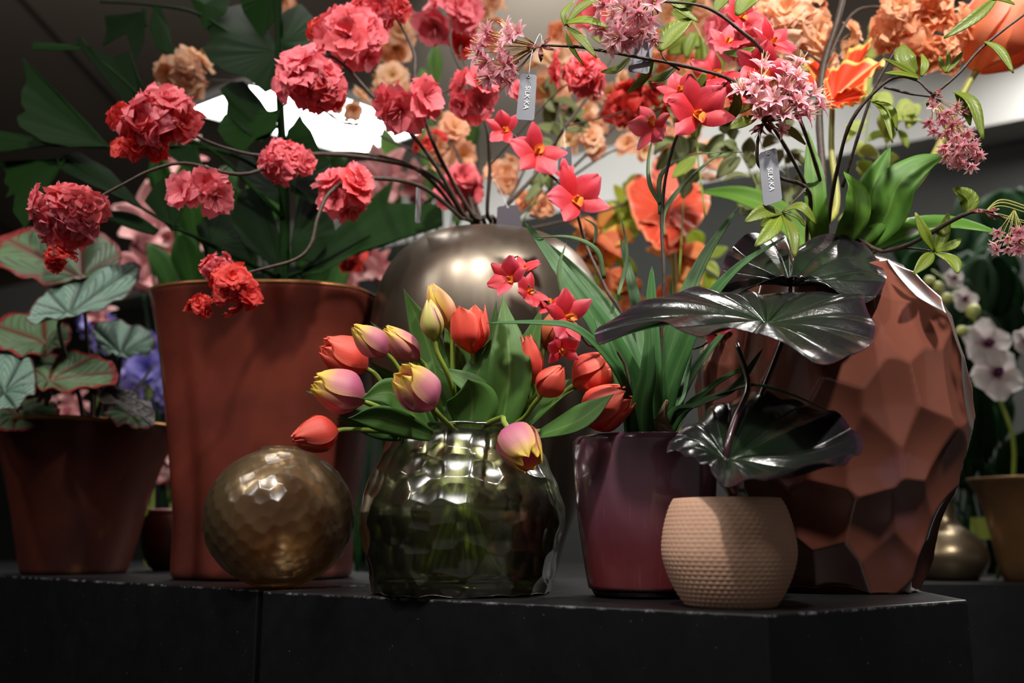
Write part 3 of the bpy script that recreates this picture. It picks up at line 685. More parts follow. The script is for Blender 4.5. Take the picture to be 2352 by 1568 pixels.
branch('coral blossom branch drooping in front of the terracotta vase rim',
       [(1058, 500, 1.45), (960, 425, 1.38), (830, 410, 1.33), (760, 440, 1.31), (730, 500, 1.30), (715, 560, 1.30), (680, 595, 1.30), (600, 618, 1.30), (540, 632, 1.30)],
       [[(830, 410, 1.33), (800, 420, 1.33), (790, 440, 1.33)], [(560, 628, 1.30), (500, 670, 1.29), (465, 700, 1.29)]],
       [(790, 440, 58, 1.34, 10, dict(m=OBR, sf=0.55)), (495, 612, 34, 1.30, 6, dict(sf=0.6)), (530, 662, 50, 1.29, 14, dict(m=FRD, sx=1.1, sy=0.8)), (462, 704, 30, 1.28, 6, dict(m=FRD, sf=0.6))], GB, (-0.03, -0.03))
branch('upright coral blossom branch with heads before the glaring light panel',
       [(1070, 500, 1.46), (1000, 380, 1.40), (930, 290, 1.36), (860, 225, 1.34), (790, 150, 1.33), (740, 130, 1.32), (660, 190, 1.32)],
       [[(930, 290, 1.36), (890, 270, 1.34), (800, 285, 1.33), (730, 245, 1.32)], [(790, 150, 1.33), (800, 90, 1.33), (760, 60, 1.34)]],
       [(712, 195, 80, 1.32, 22, dict(sf=0.45, sx=1.0, sy=0.8)), (805, 85, 80, 1.34, 14, dict(m=OBR, sf=0.5)), (725, 68, 32, 1.34, 5, dict(m=FRD, sf=0.6))], GB, (0.0, 0.02))
branch('coral blossom branch climbing to the top edge of view above the bronze vase',
       [(1085, 495, 1.47), (1000, 340, 1.40), (955, 200, 1.37), (950, 120, 1.37), (910, 40, 1.37), (880, 0, 1.37)],
       [[(955, 200, 1.37), (1000, 215, 1.36), (1060, 198, 1.36)], [(975, 270, 1.38), (950, 250, 1.36)]],
       [(870, 18, 62, 1.37, 14), (940, 238, 66, 1.35, 12, dict(sx=1.05, sy=0.6, m=OBR, sf=0.6)), (1085, 215, 56, 1.36, 10, dict(m=OBR, sf=0.58)), (1115, 175, 30, 1.36, 4, dict(m=FRD))], GB, (0.02, 0.0))
branch('coral blossom branch rising through the middle beside the hanging tags',
       [(1120, 495, 1.48), (1125, 380, 1.46), (1110, 260, 1.44), (1040, 120, 1.50), (1035, 40, 1.55)],
       [[(1125, 380, 1.46), (1170, 330, 1.45), (1270, 220, 1.42), (1310, 190, 1.42)], [(1110, 260, 1.44), (1060, 130, 1.55), (1060, 100, 1.6)]],
       [(1032, 25, 62, 1.58, 9, dict(m=OBR, sf=0.6)), (1062, 92, 34, 1.62, 5, dict(m=FRD, sf=0.6)), (1340, 168, 60, 1.42, 13, dict(sx=1.1, sy=0.8, sf=0.52)), (1180, 205, 40, 1.50, 5, dict(m=OBR))], GB, (0.03, 0.02))
branch('coral blossom branch leaning right behind the orchid sprays',
       [(1150, 495, 1.50), (1230, 400, 1.50), (1300, 290, 1.52), (1380, 180, 1.60), (1430, 80, 1.66), (1420, 20, 1.7)],
       [[(1300, 290, 1.52), (1420, 260, 1.6), (1470, 240, 1.62)]],
       [(1405, 30, 62, 1.7, 10, dict(m=OBR)), (1470, 235, 66, 1.64, 12, dict(m=FRD, sf=0.55))], GB, (0.05, 0.03))
branch('coral blossom branch low behind the bronze vase with heads at its left shoulder',
       [(1090, 498, 1.58), (1070, 440, 1.64), (1020, 440, 1.75), (930, 500, 1.85), (850, 560, 1.9)],
       [],
       [(1055, 432, 58, 1.66, 9, dict(m=OBR)), (815, 580, 46, 1.9, 8, dict(m=FRD, sf=0.6)), (985, 330, 34, 1.7, 5, dict(m=FRD))], GB, (-0.02, 0.05))

# ------------------------------------------------------------------ apricot blossom branches, further back
GP = 'apricot blossom branches behind the coral ones'
def pbranch(label, pts, clusters, r=0.0032):
    b = W(*pts[0]); t = thing('apricot_branch', label, 'branch', b, GP)
    tube('twig', PX(pts), [r, r*0.7, r*0.4], M_BARK, t, n=6*len(pts), seg=6, bump=0.25)
    for cl in clusters:
        x, y, rp, Y, n_ = cl[:5]; kw = cl[5] if len(cl) > 5 else {}
        cluster(t, x, y, rp, Y, kw.pop('m', OB), n_, kw.pop('sf', 0.55), **kw)
    return t
pbranch('apricot blossom sprig over the palm at upper left', [(1105, 540, 1.56), (1040, 400, 1.7), (800, 280, 1.75), (600, 200, 1.78), (440, 180, 1.8)], [(422, 170, 60, 1.8, 10, dict(m=OB+FRP, sf=0.55)), (808, 245, 38, 1.78, 5)])
pbranch('apricot blossom sprig above the light panel', [(1112, 540, 1.58), (1050, 350, 1.75), (950, 200, 1.85), (900, 100, 1.88)], [(905, 92, 56, 1.9, 8), (905, 190, 48, 1.85, 7), (880, 205, 28, 1.85, 4, dict(m=FRP)), (640, -5, 44, 2.0, 5)])
pbranch('apricot blossom sprig left of the dark tags', [(1118, 540, 1.58), (1075, 420, 1.7), (1035, 330, 1.8)], [(1030, 318, 56, 1.8, 9), (1015, 370, 34, 1.8, 4, dict(m=FRO)), (1160, 400, 42, 1.8, 6), (1110, 15, 50, 1.9, 6)])
pbranch('apricot blossom sprig behind the first hanging tag', [(1125, 540, 1.58), (1200, 400, 1.8), (1250, 280, 1.85), (1260, 170, 1.85)], [(1260, 165, 58, 1.86, 8), (1130, 80, 40, 1.9, 5, dict(m=FRO)), (1345, 320, 52, 1.8, 9), (1300, 80, 45, 1.95, 5, dict(m=FRO))])
pbranch('apricot blossom sprig crossing the white bulkhead', [(1130, 540, 1.58), (1280, 430, 1.85), (1400, 350, 1.9), (1470, 330, 1.92), (1560, 240, 1.95)], [(1460, 338, 38, 1.9, 5), (1430, 268, 34, 1.9, 5), (1560, 150, 48, 1.95, 6, dict(m=OB+FRO)), (1640, 80, 62, 1.95, 10)])

# ------------------------------------------------------------------ leaf materials
M_TLEAF = m_leaf('tulip_leaf', C(96, 136, 60), C(66, 108, 50), C(140, 166, 92), 0.42, 0.3, rnd=(C(52, 92, 40), 0.55))
M_SLEAF = m_leaf('strap_leaf', C(82, 130, 74), C(56, 104, 54), C(120, 150, 80), 0.4, 0.25, rnd=(C(40, 72, 24), 0.6))
M_GRASS = m_leaf('pale_grass', C(120, 150, 104), C(92, 128, 80), C(170, 186, 140), 0.5, 0.3)
M_LIME = m_leaf('lime_leaf', C(136, 156, 44), C(104, 130, 34), C(186, 196, 110), 0.42, 0.35, 0.55, 11.0, rnd=(C(88, 96, 30), 0.6))
M_BROAD = m_leaf('broad_green_leaf', C(112, 160, 56), C(78, 134, 60), C(150, 186, 96), 0.42, 0.35, rnd=(C(96, 130, 30), 0.5))
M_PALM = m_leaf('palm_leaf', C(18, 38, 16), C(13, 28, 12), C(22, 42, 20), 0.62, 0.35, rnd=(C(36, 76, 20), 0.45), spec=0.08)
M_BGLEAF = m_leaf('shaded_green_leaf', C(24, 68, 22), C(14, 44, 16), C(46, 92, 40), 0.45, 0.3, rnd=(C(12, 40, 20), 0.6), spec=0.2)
M_MIDGREEN = m_leaf('mid_green_leaf', C(60, 112, 30), C(40, 84, 24), C(90, 140, 56), 0.5, 0.35, rnd=(C(26, 60, 20), 0.7), spec=0.2)
M_PALE = m_leaf('pale_lime_leaf', C(206, 214, 140), C(180, 198, 100), C(226, 230, 180), 0.5, 0.45, 0.3, 8.0, rnd=(C(150, 176, 66), 0.7))
M_SAGE = m_leaf('sage_leaf', C(136, 146, 96), C(110, 124, 74), C(170, 176, 130), 0.5, 0.3, rnd=(C(100, 96, 56), 0.5))
# radial leaves: u = distance from the stalk, v = vein number
def m_radial(name, base, dark, vein, rim, rough, veinw, rimw, tl, coat=0.0, mid=None, spec=0.5, sec=True):
    n = NT(name); u, v = n.uv(); oc = n.coord('Object'); c = n.mix(n.noise(26, 4, 0.6, oc), base, dark)
    if mid is not None: c = n.mix(n.math('MULTIPLY', n.math('SUBTRACT', 1.0, n.math('MULTIPLY', u, 1.15), True), n.noise(18, 3, 0.6, oc)), c, mid)
    e = n.math('ABSOLUTE', n.math('SUBTRACT', v, n.math('ROUND', v)))
    d = n.math('MULTIPLY', e, n.math('ADD', u, 0.12))
    vl = n.math('SUBTRACT', 1.0, n.math('MULTIPLY', d, veinw), True)
    h = vl
    if sec:
        ph = n.math('FRACT', n.math('SUBTRACT', n.math('MULTIPLY', u, 6.0), n.math('MULTIPLY', e, 5.0)))
        s2 = n.math('SUBTRACT', 1.0, n.math('MULTIPLY', n.math('ABSOLUTE', n.math('SUBTRACT', ph, 0.5)), 5.5), True); s2 = n.math('MULTIPLY', s2, 0.7); vl = n.math('MAXIMUM', vl, s2); h = vl
    c = n.mix(vl, c, vein)
    r = n.math('MULTIPLY', n.math('SUBTRACT', u, 1-rimw, True), 2.2/rimw, True); c = n.mix(r, c, rim)
    n.set(col=c, rough=rough, coat=coat, spec=spec); n.bump(n.math('ADD', n.math('MULTIPLY', h, -1.0), n.math('MULTIPLY', n.noise(60, 4, 0.6, oc), 0.5)), 0.5, 0.003); n.translucent(c, tl); return n.m
M_BEG = m_radial('begonia_leaf', C(112, 150, 112), C(88, 126, 86), C(120, 36, 36), C(146, 40, 40), 0.5, 7, 0.12, 0.2)
M_BEGPALE = m_radial('begonia_leaf_pale', C(150, 180, 166), C(118, 156, 136), C(36, 52, 44), C(90, 60, 56), 0.5, 8, 0.06, 0.2)
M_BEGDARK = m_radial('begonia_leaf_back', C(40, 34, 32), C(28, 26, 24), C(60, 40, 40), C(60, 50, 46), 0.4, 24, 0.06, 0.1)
M_DARKLEAF = m_radial('near_black_glossy_leaf', C(30, 26, 32), C(22, 22, 24), C(40, 48, 38), C(44, 28, 38), 0.19, 30, 0.05, 0.03, 0.0, C(28, 56, 20), 0.5, sec=False)

# ------------------------------------------------------------------ tulips
def tulip_petal(opening, wide, seed, nu=12, nv=9, inner=False):
    """one petal of a tulip cup of height 1 standing on the origin, centred on +X"""
    rs = np.random.RandomState(seed); V = []; uv = []; ph = rs.rand()*6
    for i in range(nu):
        s = i/(nu-1)
        r = wide*(0.10+0.90*math.sin(math.pi*min(1.0, s*1.02)**0.62*0.5)) if s < 0.45 else None
        k = math.sin(math.pi*0.5*min(1, s/0.42)); top = (s-0.42)/0.58 if s > 0.42 else 0
        r = wide*(0.12+0.88*k**0.9)*(1-(1-opening)*top**1.7*0.86)
        if inner: r *= 0.90
        hw = 0.78*(0.35+0.65*math.sin(math.pi*min(1, 0.12+s*0.62)))*(1 - max(0, (s-0.70)/0.30)**3.2*0.86)
        hw *= 1.0+0.25*(1-opening)*top
        for j in range(nv):
            q = 2*j/(nv-1)-1; th = q*hw*1.18; rr = r*(1-0.05*math.cos(q*3.1)*0.6) + 0.012*math.sin(q*7+ph)*s
            V.append((rr*math.cos(th), rr*math.sin(th), s*(1-0.05*q*q*s)+(-0.03 if inner else 0)*0+0.012*math.sin(5*q+ph)*s*s)); uv.append((s, j/(nv-1)))
    return np.array(V), quads(nu, nv), np.array(uv)
TP = {}
def tulip_meshes(opening, wide, mat):
    key = (opening, wide, mat.name)
    if key not in TP:
        a, b = tulip_petal(opening, wide, 3), tulip_petal(min(1, opening*0.85), wide, 8, inner=True)
        ms = []
        for g in (a, b):
            me = meshdata('tulip_petal', g[0], g[1], mat, g[2]); ms.append(me)
        TP[key] = ms
    return TP[key]
def tulip(label, base, tip, Yb, Yt, wpx, mat, opening, foot_xy, via=None, roll=0.0, leaves=(), mouth=None):
    B, T = W(base[0], base[1], Yb), W(tip[0], tip[1], Yt); ax = T-B; Ln = np.linalg.norm(ax)
    f = np.array([OX+foot_xy[0], OY+foot_xy[1], 0.022])
    t = thing('tulip', label, 'tulip', f, 'tulips in the olive glass vase')
    mz = W(1060, 1010, OY)[2]; mth = mouth or (-foot_xy[0]*0.4, -foot_xy[1]*0.3)
    mp = np.array([OX+mth[0], OY+mth[1], mz]); pts = [f, (f+mp)/2+np.array([0.0, 0, 0.004]), mp]
    if via: pts += PX(via)
    pts += [B-nz(ax)*0.012, B+nz(ax)*0.006]
    tube('stem', pts, [0.0036, 0.0034, 0.003, 0.0032], M_STALK, t, n=26, seg=8)
    wide = (wpx*MP((Yb+Yt)/2)*0.5)/Ln; wide = round(wide, 2)
    ms = tulip_meshes(opening, wide, mat)
    for k in range(6):
        inst('petal', ms[k % 2], frame(B, ax, Ln, roll+k*math.pi/3), t)
    for lf in leaves:
        P, w_, kw = lf; ribbon('leaf', PX(P), w_*MP(1.15), M_TLEAF, t, thick=0.0009, **kw)
    return t
LP = lambda s: (0.30+0.70*math.sin(math.pi*min(1, s*0.92+0.06)))*(1-s**5)
K = dict(prof=LP, nu=20, nv=7)
tulip('coral red tulip at the upper left, leaning left behind a yellow one', (842, 848), (742, 788), 1.17, 1.14, 100, M_TCORAL, 0.35, (0.030, -0.005), [(900, 900, 1.18)], 0.3,
      [([(1010, 985, 1.19), (965, 850, 1.20), (850, 738, 1.18)], 26, dict(K, tw=(0.2, -0.5)))])
tulip('yellow and pink tulip, slim and pointed up left, beside the coral one', (888, 816), (812, 748), 1.12, 1.09, 72, M_TPINK, 0.06, (0.020, -0.02), [(950, 900, 1.15)], 0.2,
      [([(1000, 990, 1.16), (930, 900, 1.15), (850, 830, 1.12)], 24, dict(K, tw=(0.3, 0.6)))])
tulip('pink tulip with apricot tip, right of the slim yellow one', (962, 828), (884, 752), 1.16, 1.13, 66, M_TPINK, 0.10, (0.015, 0.01), [(1000, 900, 1.18)], 0.9,
      [([(1030, 985, 1.18), (985, 800, 1.19), (926, 662, 1.18)], 36, dict(K, tw=(-0.2, 0.3)))])
tulip('tallest tulip, striped pink and yellow, standing upright', (1030, 752), (990, 652), 1.17, 1.16, 66, M_TYEL, 0.05, (0.0, 0.012), [(1042, 880, 1.18)], 0.5,
      [([(1060, 990, 1.19), (1070, 860, 1.20), (1012, 745, 1.19)], 44, dict(K, tw=(0.1, -0.1)))])
tulip('greenish pink tulip bud just below the tallest one', (1000, 785), (984, 688), 1.13, 1.12, 56, M_TGREEN, 0.03, (0.004, -0.012), [(1035, 880, 1.15)], 0.1,
      [([(1090, 1000, 1.17), (1092, 880, 1.16), (1136, 770, 1.16)], 40, dict(K, tw=(-0.1, 0.3)))])
tulip('wide open coral tulip at the top of the bunch, facing up', (1086, 812), (1076, 702), 1.16, 1.15, 92, M_TCORAL, 0.80, (-0.006, -0.004), [(1080, 900, 1.18)], 0.0,
      [([(1080, 990, 1.13), (1085, 920, 1.12), (1075, 870, 1.10)], 58, dict(K, tw=(0.05, -0.1), droop=0.25))])
tulip('purple pink tulip with yellow edge pointing left, above the lowest coral one', (838, 922), (720, 872), 1.11, 1.09, 104, M_TPINK, 0.30, (0.035, -0.02), [(930, 960, 1.15)], 0.6,
      [([(960, 985, 1.15), (850, 930, 1.13), (698, 898, 1.12)], 24, dict(K, tw=(0.6, 0.2))), ([(980, 995, 1.12), (905, 905, 1.10), (828, 915, 1.08)], 34, dict(K, tw=(-0.3, 0.8)))])
tulip('plump pink and yellow tulip with an open mouth, front centre', (996, 938), (922, 850), 1.07, 1.04, 104, M_TPINK, 0.55, (0.01, -0.03), [(1040, 985, 1.12)], 0.2,
      [([(990, 1000, 1.11), (880, 960, 1.09), (800, 960, 1.08)], 30, dict(K, tw=(0.5, 0.9)))])
tulip('lowest coral tulip hanging left over the glass globe', (776, 990), (672, 1008), 1.10, 1.07, 88, M_TCORAL, 0.10, (0.045, 0.0), [(900, 992, 1.13)], 0.4,
      [([(940, 1000, 1.15), (870, 985, 1.13), (770, 960, 1.12)], 22, dict(K, tw=(0.9, 0.4)))], (-0.06, -0.03))
tulip('narrow coral tulip upright right of the big dark leaf', (1228, 882), (1206, 770), 1.15, 1.14, 60, M_TCORAL, 0.45, (-0.02, 0.0), [(1190, 940, 1.17)], 0.7,
      [([(1150, 1000, 1.14), (1170, 850, 1.13), (1155, 678, 1.15)], 50, dict(K, tw=(0.15, -0.4)))])
tulip('closed coral pink tulip bud at the right of the bunch', (1242, 908), (1292, 842), 1.09, 1.07, 72, M_TCORAL, 0.02, (-0.025, -0.015), [(1190, 970, 1.13)], 0.1,
      [([(1180, 1000, 1.17), (1205, 840, 1.18), (1246, 700, 1.18)], 32, dict(K, tw=(-0.2, 0.2)))])
tulip('large coral tulip leaning right, upper of two beside the orchid leaves', (1318, 886), (1412, 826), 1.13, 1.11, 104, M_TCORAL, 0.25, (-0.035, -0.01), [(1230, 960, 1.15)], 0.3,
      [([(1190, 1000, 1.15), (1290, 900, 1.14), (1382, 872, 1.13)], 26, dict(K, tw=(0.7, 0.3)))])
tulip('large coral tulip leaning right, lower of two, partly behind a leaf', (1338, 966), (1448, 905), 1.10, 1.07, 108, M_TCORAL, 0.35, (-0.04, -0.02), [(1250, 990, 1.13)], 0.9,
      [([(1240, 1000, 1.08), (1330, 965, 1.06), (1410, 904, 1.05)], 34, dict(K, tw=(0.5, 0.2))), ([(1210, 1005, 1.15), (1320, 985, 1.15), (1400, 975, 1.14)], 30, dict(K, tw=(0.9, 0.9)))])
tulip('drooping pink tulip with yellow mouth hanging over the vase rim', (1168, 985), (1222, 1066), 1.06, 1.02, 102, M_TPINK, 0.42, (-0.03, -0.03), [(1150, 960, 1.09)], 0.2,
      [([(1130, 1000, 1.15), (1100, 900, 1.15), (1000, 840, 1.16)], 30, dict(K, tw=(-0.4, 0.2)))], (0.02, -0.06))
tulip('amber brown tulip bud behind the narrow coral one', (1252, 802), (1292, 702), 1.19, 1.18, 62, M_TBROWN, 0.05, (-0.03, 0.02), [(1210, 930, 1.19)], 0.5,
      [([(1140, 1000, 1.19), (1125, 860, 1.21), (1140, 690, 1.21)], 30, dict(K, tw=(0.2, 0.1)))])

# ------------------------------------------------------------------ red orchid with strap leaves in the plum pot
def orchid_petal(kind):
    if kind == 'sepal': return petal_geo(1.0, 0.29, 0.35, -0.15, 9, 5, 0.78, -0.35, 0.02, 0, 3, 0.35)
    return petal_geo(0.95, 0.42, 0.5, -0.2, 9, 7, 0.6, -0.2, 0.05, 0, 5, 0.25)
ge = orchid_petal('sepal'); ME_SEP = meshdata('orchid_sepal', ge[0], ge[1], M_ORCH, ge[2])
ge = orchid_petal('wide'); ME_WID = meshdata('orchid_wide_petal', ge[0], ge[1], M_ORCH, ge[2])
lipg = [petal_geo(0.36, 0.16, 0.9, 0.2, 7, 6, 0.5, 0.7, 0.03, 0, 2)]
tg = tube_geo([(0, 0, -0.15), (0, 0, 0.05), (0.05, 0, 0.32)], [0.07, 0.08, 0.05], 8, 6); lipg.append(tg); LIP = join(lipg)
ME_LIP = meshdata('orchid_lip', LIP[0], LIP[1], M_LIP, LIP[2])
def orchid_flower(parent, cx, cy, rpx, Y, ax=(0, -1, 0.1), roll=0.0, close=0.0):
    p = W(cx, cy, Y); R = rpx*1.15*MP(Y); M = frame(p, ax, R, roll)
    k = inst('orchid_flower', ME_LIP, M @ Matrix.Rotation(-math.pi/2, 4, 'Z'), parent)
    for a, me in ((90, ME_SEP), (214, ME_SEP), (326, ME_SEP), (22, ME_WID), (158, ME_WID)):
        inst('petal', me, M @ Matrix.Rotation(math.radians(a+rng.uniform(-9, 9)), 4, 'Z') @ Matrix.Rotation(-close-rng.uniform(-0.2, 0.25), 4, 'Y'), k)
    return k
oz = zf+0.03
orch = thing('orchid_plant', 'red orchid with long strap leaves growing in the plum glass pot', 'plant', (PX_, PY, oz))
def pot_foot(dx, dy): return np.array([PX_+dx, PY+dy, oz])
SP = lambda s: (0.55+0.45*min(1, s/0.3))*max(0, 1-s)**0.6
straps = [
    ([(1470, 985, 1.14), (1405, 800, 1.12), (1300, 640, 1.12), (1204, 508, 1.14)], 36, (0.2, -0.2)),
    ([(1480, 985, 1.15), (1445, 810, 1.16), (1375, 680, 1.18), (1262, 560, 1.2)], 26, (-0.2, 0.3)),
    ([(1500, 985, 1.14), (1560, 740, 1.14), (1615, 600, 1.15), (1697, 474, 1.16)], 27, (0.1, 0.5)),
    ([(1510, 985, 1.13), (1590, 760, 1.10), (1680, 630, 1.08), (1805, 543, 1.06)], 22, (0.0, 0.6)),
    ([(1450, 985, 1.11), (1420, 860, 1.06), (1330, 760, 1.03), (1240, 742, 1.03), (1118, 742, 1.04)], 14, (-0.3, -0.3)),
    ([(1490, 985, 1.17), (1480, 800, 1.20), (1450, 650, 1.22), (1425, 545, 1.24)], 22, (0.2, 0.0)),
    ([(1495, 985, 1.12), (1500, 840, 1.10), (1496, 700, 1.10), (1497, 610, 1.10)], 23, (0.4, 0.1)),
    ([(1515, 985, 1.16), (1530, 800, 1.18), (1542, 640, 1.19)], 15, (-0.3, 0.2)),
    ([(1475, 985, 1.09), (1488, 860, 1.07), (1492, 735, 1.07)], 26, (0.1, 0.2)),
    ([(1530, 985, 1.11), (1610, 930, 1.06), (1690, 890, 1.03), (1752, 800, 1.02)], 18, (0.9, 0.4)),
    ([(1540, 985, 1.17), (1590, 860, 1.18), (1650, 780, 1.19), (1700, 720, 1.2)], 15, (0.3, 0.6)),
    ([(1455, 985, 1.13), (1430, 900, 1.10), (1400, 800, 1.09), (1365, 730, 1.1)], 18, (-0.5, 0.2)),
    ([(1525, 985, 1.14), (1560, 900, 1.15), (1580, 800, 1.17), (1600, 690, 1.18)], 20, (0.5, -0.2)),
    ([(1500, 985, 1.18), (1510, 830, 1.21), (1500, 700, 1.24)], 18, (0.0, 0.3)),
    ([(1550, 985, 1.13), (1620, 900, 1.14), (1700, 850, 1.16), (1790, 822, 1.17)], 9, (0.2, 0.3)),
    ([(1550, 985, 1.12), (1700, 892, 1.02), (1800, 902, 1.0), (1912, 948, 1.0)], 9, (0.8, 0.6)),
    ([(1520, 985, 1.15), (1545, 930, 1.14), (1560, 860, 1.14), (1572, 760, 1.15)], 9, (0.2, 0.8)),
]
for i, (P, w_, tw) in enumerate(straps):
    f = pot_foot(((i*37 % 11)/11-0.5)*0.05, ((i*53 % 7)/7-0.5)*0.05)
    V, Fc, uv = ribbon_geo([f]+PX(P), w_*MP(1.12)*1.05, np.array([0, -1, 0.3]), fold=0.4, tw=tw, nu=26, nv=5, prof=SP, seed=i)
    o = part('strap_leaf', V, Fc, M_SLEAF, orch, uv); solidify(o, 0.0008)
for P, w_ in [([(1522, 545, 1.13), (1528, 480, 1.13), (1600, 395, 1.12), (1672, 342, 1.12)], 8), ([(1516, 492, 1.13), (1520, 400, 1.13), (1590, 357, 1.12), (1712, 349, 1.12)], 7),
              ([(1516, 470, 1.13), (1492, 420, 1.13), (1490, 360, 1.14), (1505, 300, 1.14)], 6), ([(1388, 640, 1.15), (1370, 575, 1.14), (1310, 545, 1.13), (1226, 545, 1.13)], 7),
              ([(1296, 690, 1.1), (1284, 620, 1.1), (1301, 556, 1.1)], 7), ([(1365, 560, 1.2), (1368, 520, 1.2), (1340, 500, 1.2)], 5), ([(1420, 680, 1.16), (1440, 590, 1.17), (1428, 500, 1.18)], 6)]:
    ribbon('grass_blade', PX(P), w_*MP(1.13)*0.9, M_GRASS, orch, fold=0.3, tw=(0.2, 0.5), nu=20, nv=3, prof=SP)
def ostem(P, r=0.0022): tube('flower_stem', [pot_foot(rng.uniform(-0.015, 0.015), rng.uniform(-0.015, 0.015))]+PX(P), [r, r, r*0.8, r*0.5], M_BARK, orch, n=40, seg=7, bump=0.2)
ostem([(1518, 800, 1.14), (1525, 640, 1.13), (1520, 510, 1.13), (1530, 400, 1.12), (1560, 300, 1.10), (1600, 250, 1.09), (1660, 200, 1.09), (1700, 160, 1.09)])
ostem([(1440, 850, 1.12), (1350, 790, 1.09), (1310, 725, 1.08), (1250, 690, 1.08), (1200, 640, 1.08), (1170, 600, 1.08), (1190, 588, 1.08)], 0.0017)
ostem([(1450, 800, 1.2), (1390, 660, 1.24), (1345, 560, 1.26), (1310, 450, 1.26), (1240, 380, 1.26), (1190, 320, 1.26), (1140, 275, 1.26)])
for a in [(1598, 262, 84, 1.08, (0.15, -1, 0.0), 0.35), (1640, 180, 66, 1.10, (-0.2, -1, 0.3), 2.2), (1745, 165, 70, 1.09, (0.1, -1, -0.2), 1.0), (1772, 100, 62, 1.11, (0.4, -0.8, 0.4), -0.7), (1500, 290, 62, 1.12, (-0.7, -0.7, 0.1), 2.6), (1668, 100, 50, 1.12, (0.1, -0.8, 0.5), 1.9), (1700, 40, 52, 1.14, (0.3, -0.9, 0.2), 0.6), (1560, 210, 50, 1.13, (-0.3, -0.9, 0.4), 1.4), (1690, 215, 40, 1.12, (0.2, -1, -0.2), 2.8),
          (1160, 300, 46, 1.26, (-0.3, -1, 0.1), 1.2), (1232, 352, 66, 1.25, (0.2, -1, 0.1), 2.5), (1322, 458, 74, 1.24, (0.1, -1, 0.1), 0.4), (1300, 408, 44, 1.27, (0.5, -0.6, 0.4), 1.5),
          (1172, 640, 52, 1.07, (-0.5, -1, 0.1), 0.8), (1212, 672, 46, 1.08, (0.5, -0.8, 0.2), 2.0), (1205, 620, 40, 1.09, (0.0, -0.6, 0.8), 0.3), (1302, 728, 62, 1.07, (0.5, -1, 0.1), 1.3), (1262, 700, 40, 1.09, (-0.2, -0.8, 0.5), 2.9), (1290, 800, 42, 1.11, (0.1, -0.9, -0.4), 0.2)]:
    orchid_flower(orch, *a[:4], ax=a[4], roll=a[5], close=0.25)
# last low blooms behind the dark leaves
for a in [(1640, 760, 40, 1.2, (0, -1, 0.2), 0.5), (1720, 800, 36, 1.2, (0.3, -1, 0), 1.5), (1640, 700, 34, 1.2, (0, -1, 0.2), 2.5)]:
    orchid_flower(orch, *a[:4], ax=a[4], roll=a[5], close=0.4)
ostem([(1550, 860, 1.2), (1620, 790, 1.2), (1690, 740, 1.2)], 0.0015)
# bleached bark slip standing in the pot
b = blade('bark_slip', W(1510, 965, 1.10), PX([(1478, 996, 1.10), (1500, 965, 1.10), (1520, 940, 1.09), (1534, 918, 1.09), (1530, 950, 1.09), (1545, 985, 1.1), (1550, 1000, 1.1), (1500, 1005, 1.11)]), m_plain('bleached_bark', C(176, 150, 118), 0.8), orch, nr=5, nb=40, relief=0.001, ruffle=0.0005, thick=0.004)

# ------------------------------------------------------------------ dark glossy plant in the peach pot
QXm = W(QX, 1300, QY)[0]
dk = thing('dark_leaf_plant', 'plant with three broad near-black glossy leaves in the peach pot', 'plant', (QXm, QY, 0.03))
def dstalk(P, r=0.0034): tube('leaf_stalk', [np.array([QXm+rng.uniform(-0.008, 0.008), QY, 0.03]), W(1684, 1150, QY)]+PX(P), [r*1.1, r, r*0.75], M_DARKSTALK, dk, n=30, seg=9)
dstalk([(1668, 1050, 0.955), (1686, 970, 0.97), (1716, 900, 1.0), (1712, 850, 1.02), (1692, 790, 1.04)])
dstalk([(1700, 1050, 0.99), (1740, 930, 1.02), (1775, 840, 1.06), (1800, 770, 1.09), (1814, 700, 1.10), (1815, 656, 1.10)], 0.0032)
dstalk([(1672, 1110, 0.96), (1668, 1062, 0.948)], 0.004)
def dl(cen, pts, **k): return blade('leaf', W(*cen), PX(pts), M_DARKLEAF, dk, **k)
dl((1815, 658, 1.10), [(1735, 668, 1.09), (1668, 676, 1.08), (1650, 655, 1.10), (1668, 605, 1.14), (1705, 568, 1.17), (1760, 542, 1.19), (1800, 532, 1.20), (1812, 570, 1.17), (1822, 610, 1.14), (1832, 572, 1.17), (1880, 550, 1.19), (1950, 547, 1.19), (1992, 562, 1.17), (2030, 590, 1.14), (2038, 622, 1.11), (2028, 655, 1.08), (1992, 673, 1.06), (1950, 672, 1.06), (1918, 655, 1.07), (1880, 645, 1.08), (1842, 654, 1.09)],
   nr=14, nb=160, relief=0.006, nveins=10, ruffle=0.0012, cup=-0.10, seed=1, wav=0.010)
dl((1760, 745, 1.03), [(1368, 752, 0.99), (1380, 739, 1.0), (1440, 735, 1.02), (1560, 711, 1.05), (1700, 704, 1.09), (1820, 697, 1.11), (1905, 706, 1.10), (1972, 711, 1.08), (1978, 742, 1.05), (2003, 768, 1.02), (1998, 802, 0.98), (1955, 835, 0.95), (1920, 852, 0.93), (1868, 848, 0.92), (1800, 815, 0.92), (1745, 772, 0.94), (1690, 772, 0.94), (1640, 783, 0.93), (1612, 796, 0.92), (1572, 778, 0.93), (1515, 747, 0.95), (1455, 750, 0.96), (1405, 770, 0.97), (1376, 776, 0.98)],
   nr=14, nb=180, relief=0.006, nveins=13, ruffle=0.0022, cup=-0.10, seed=2, wav=0.014)
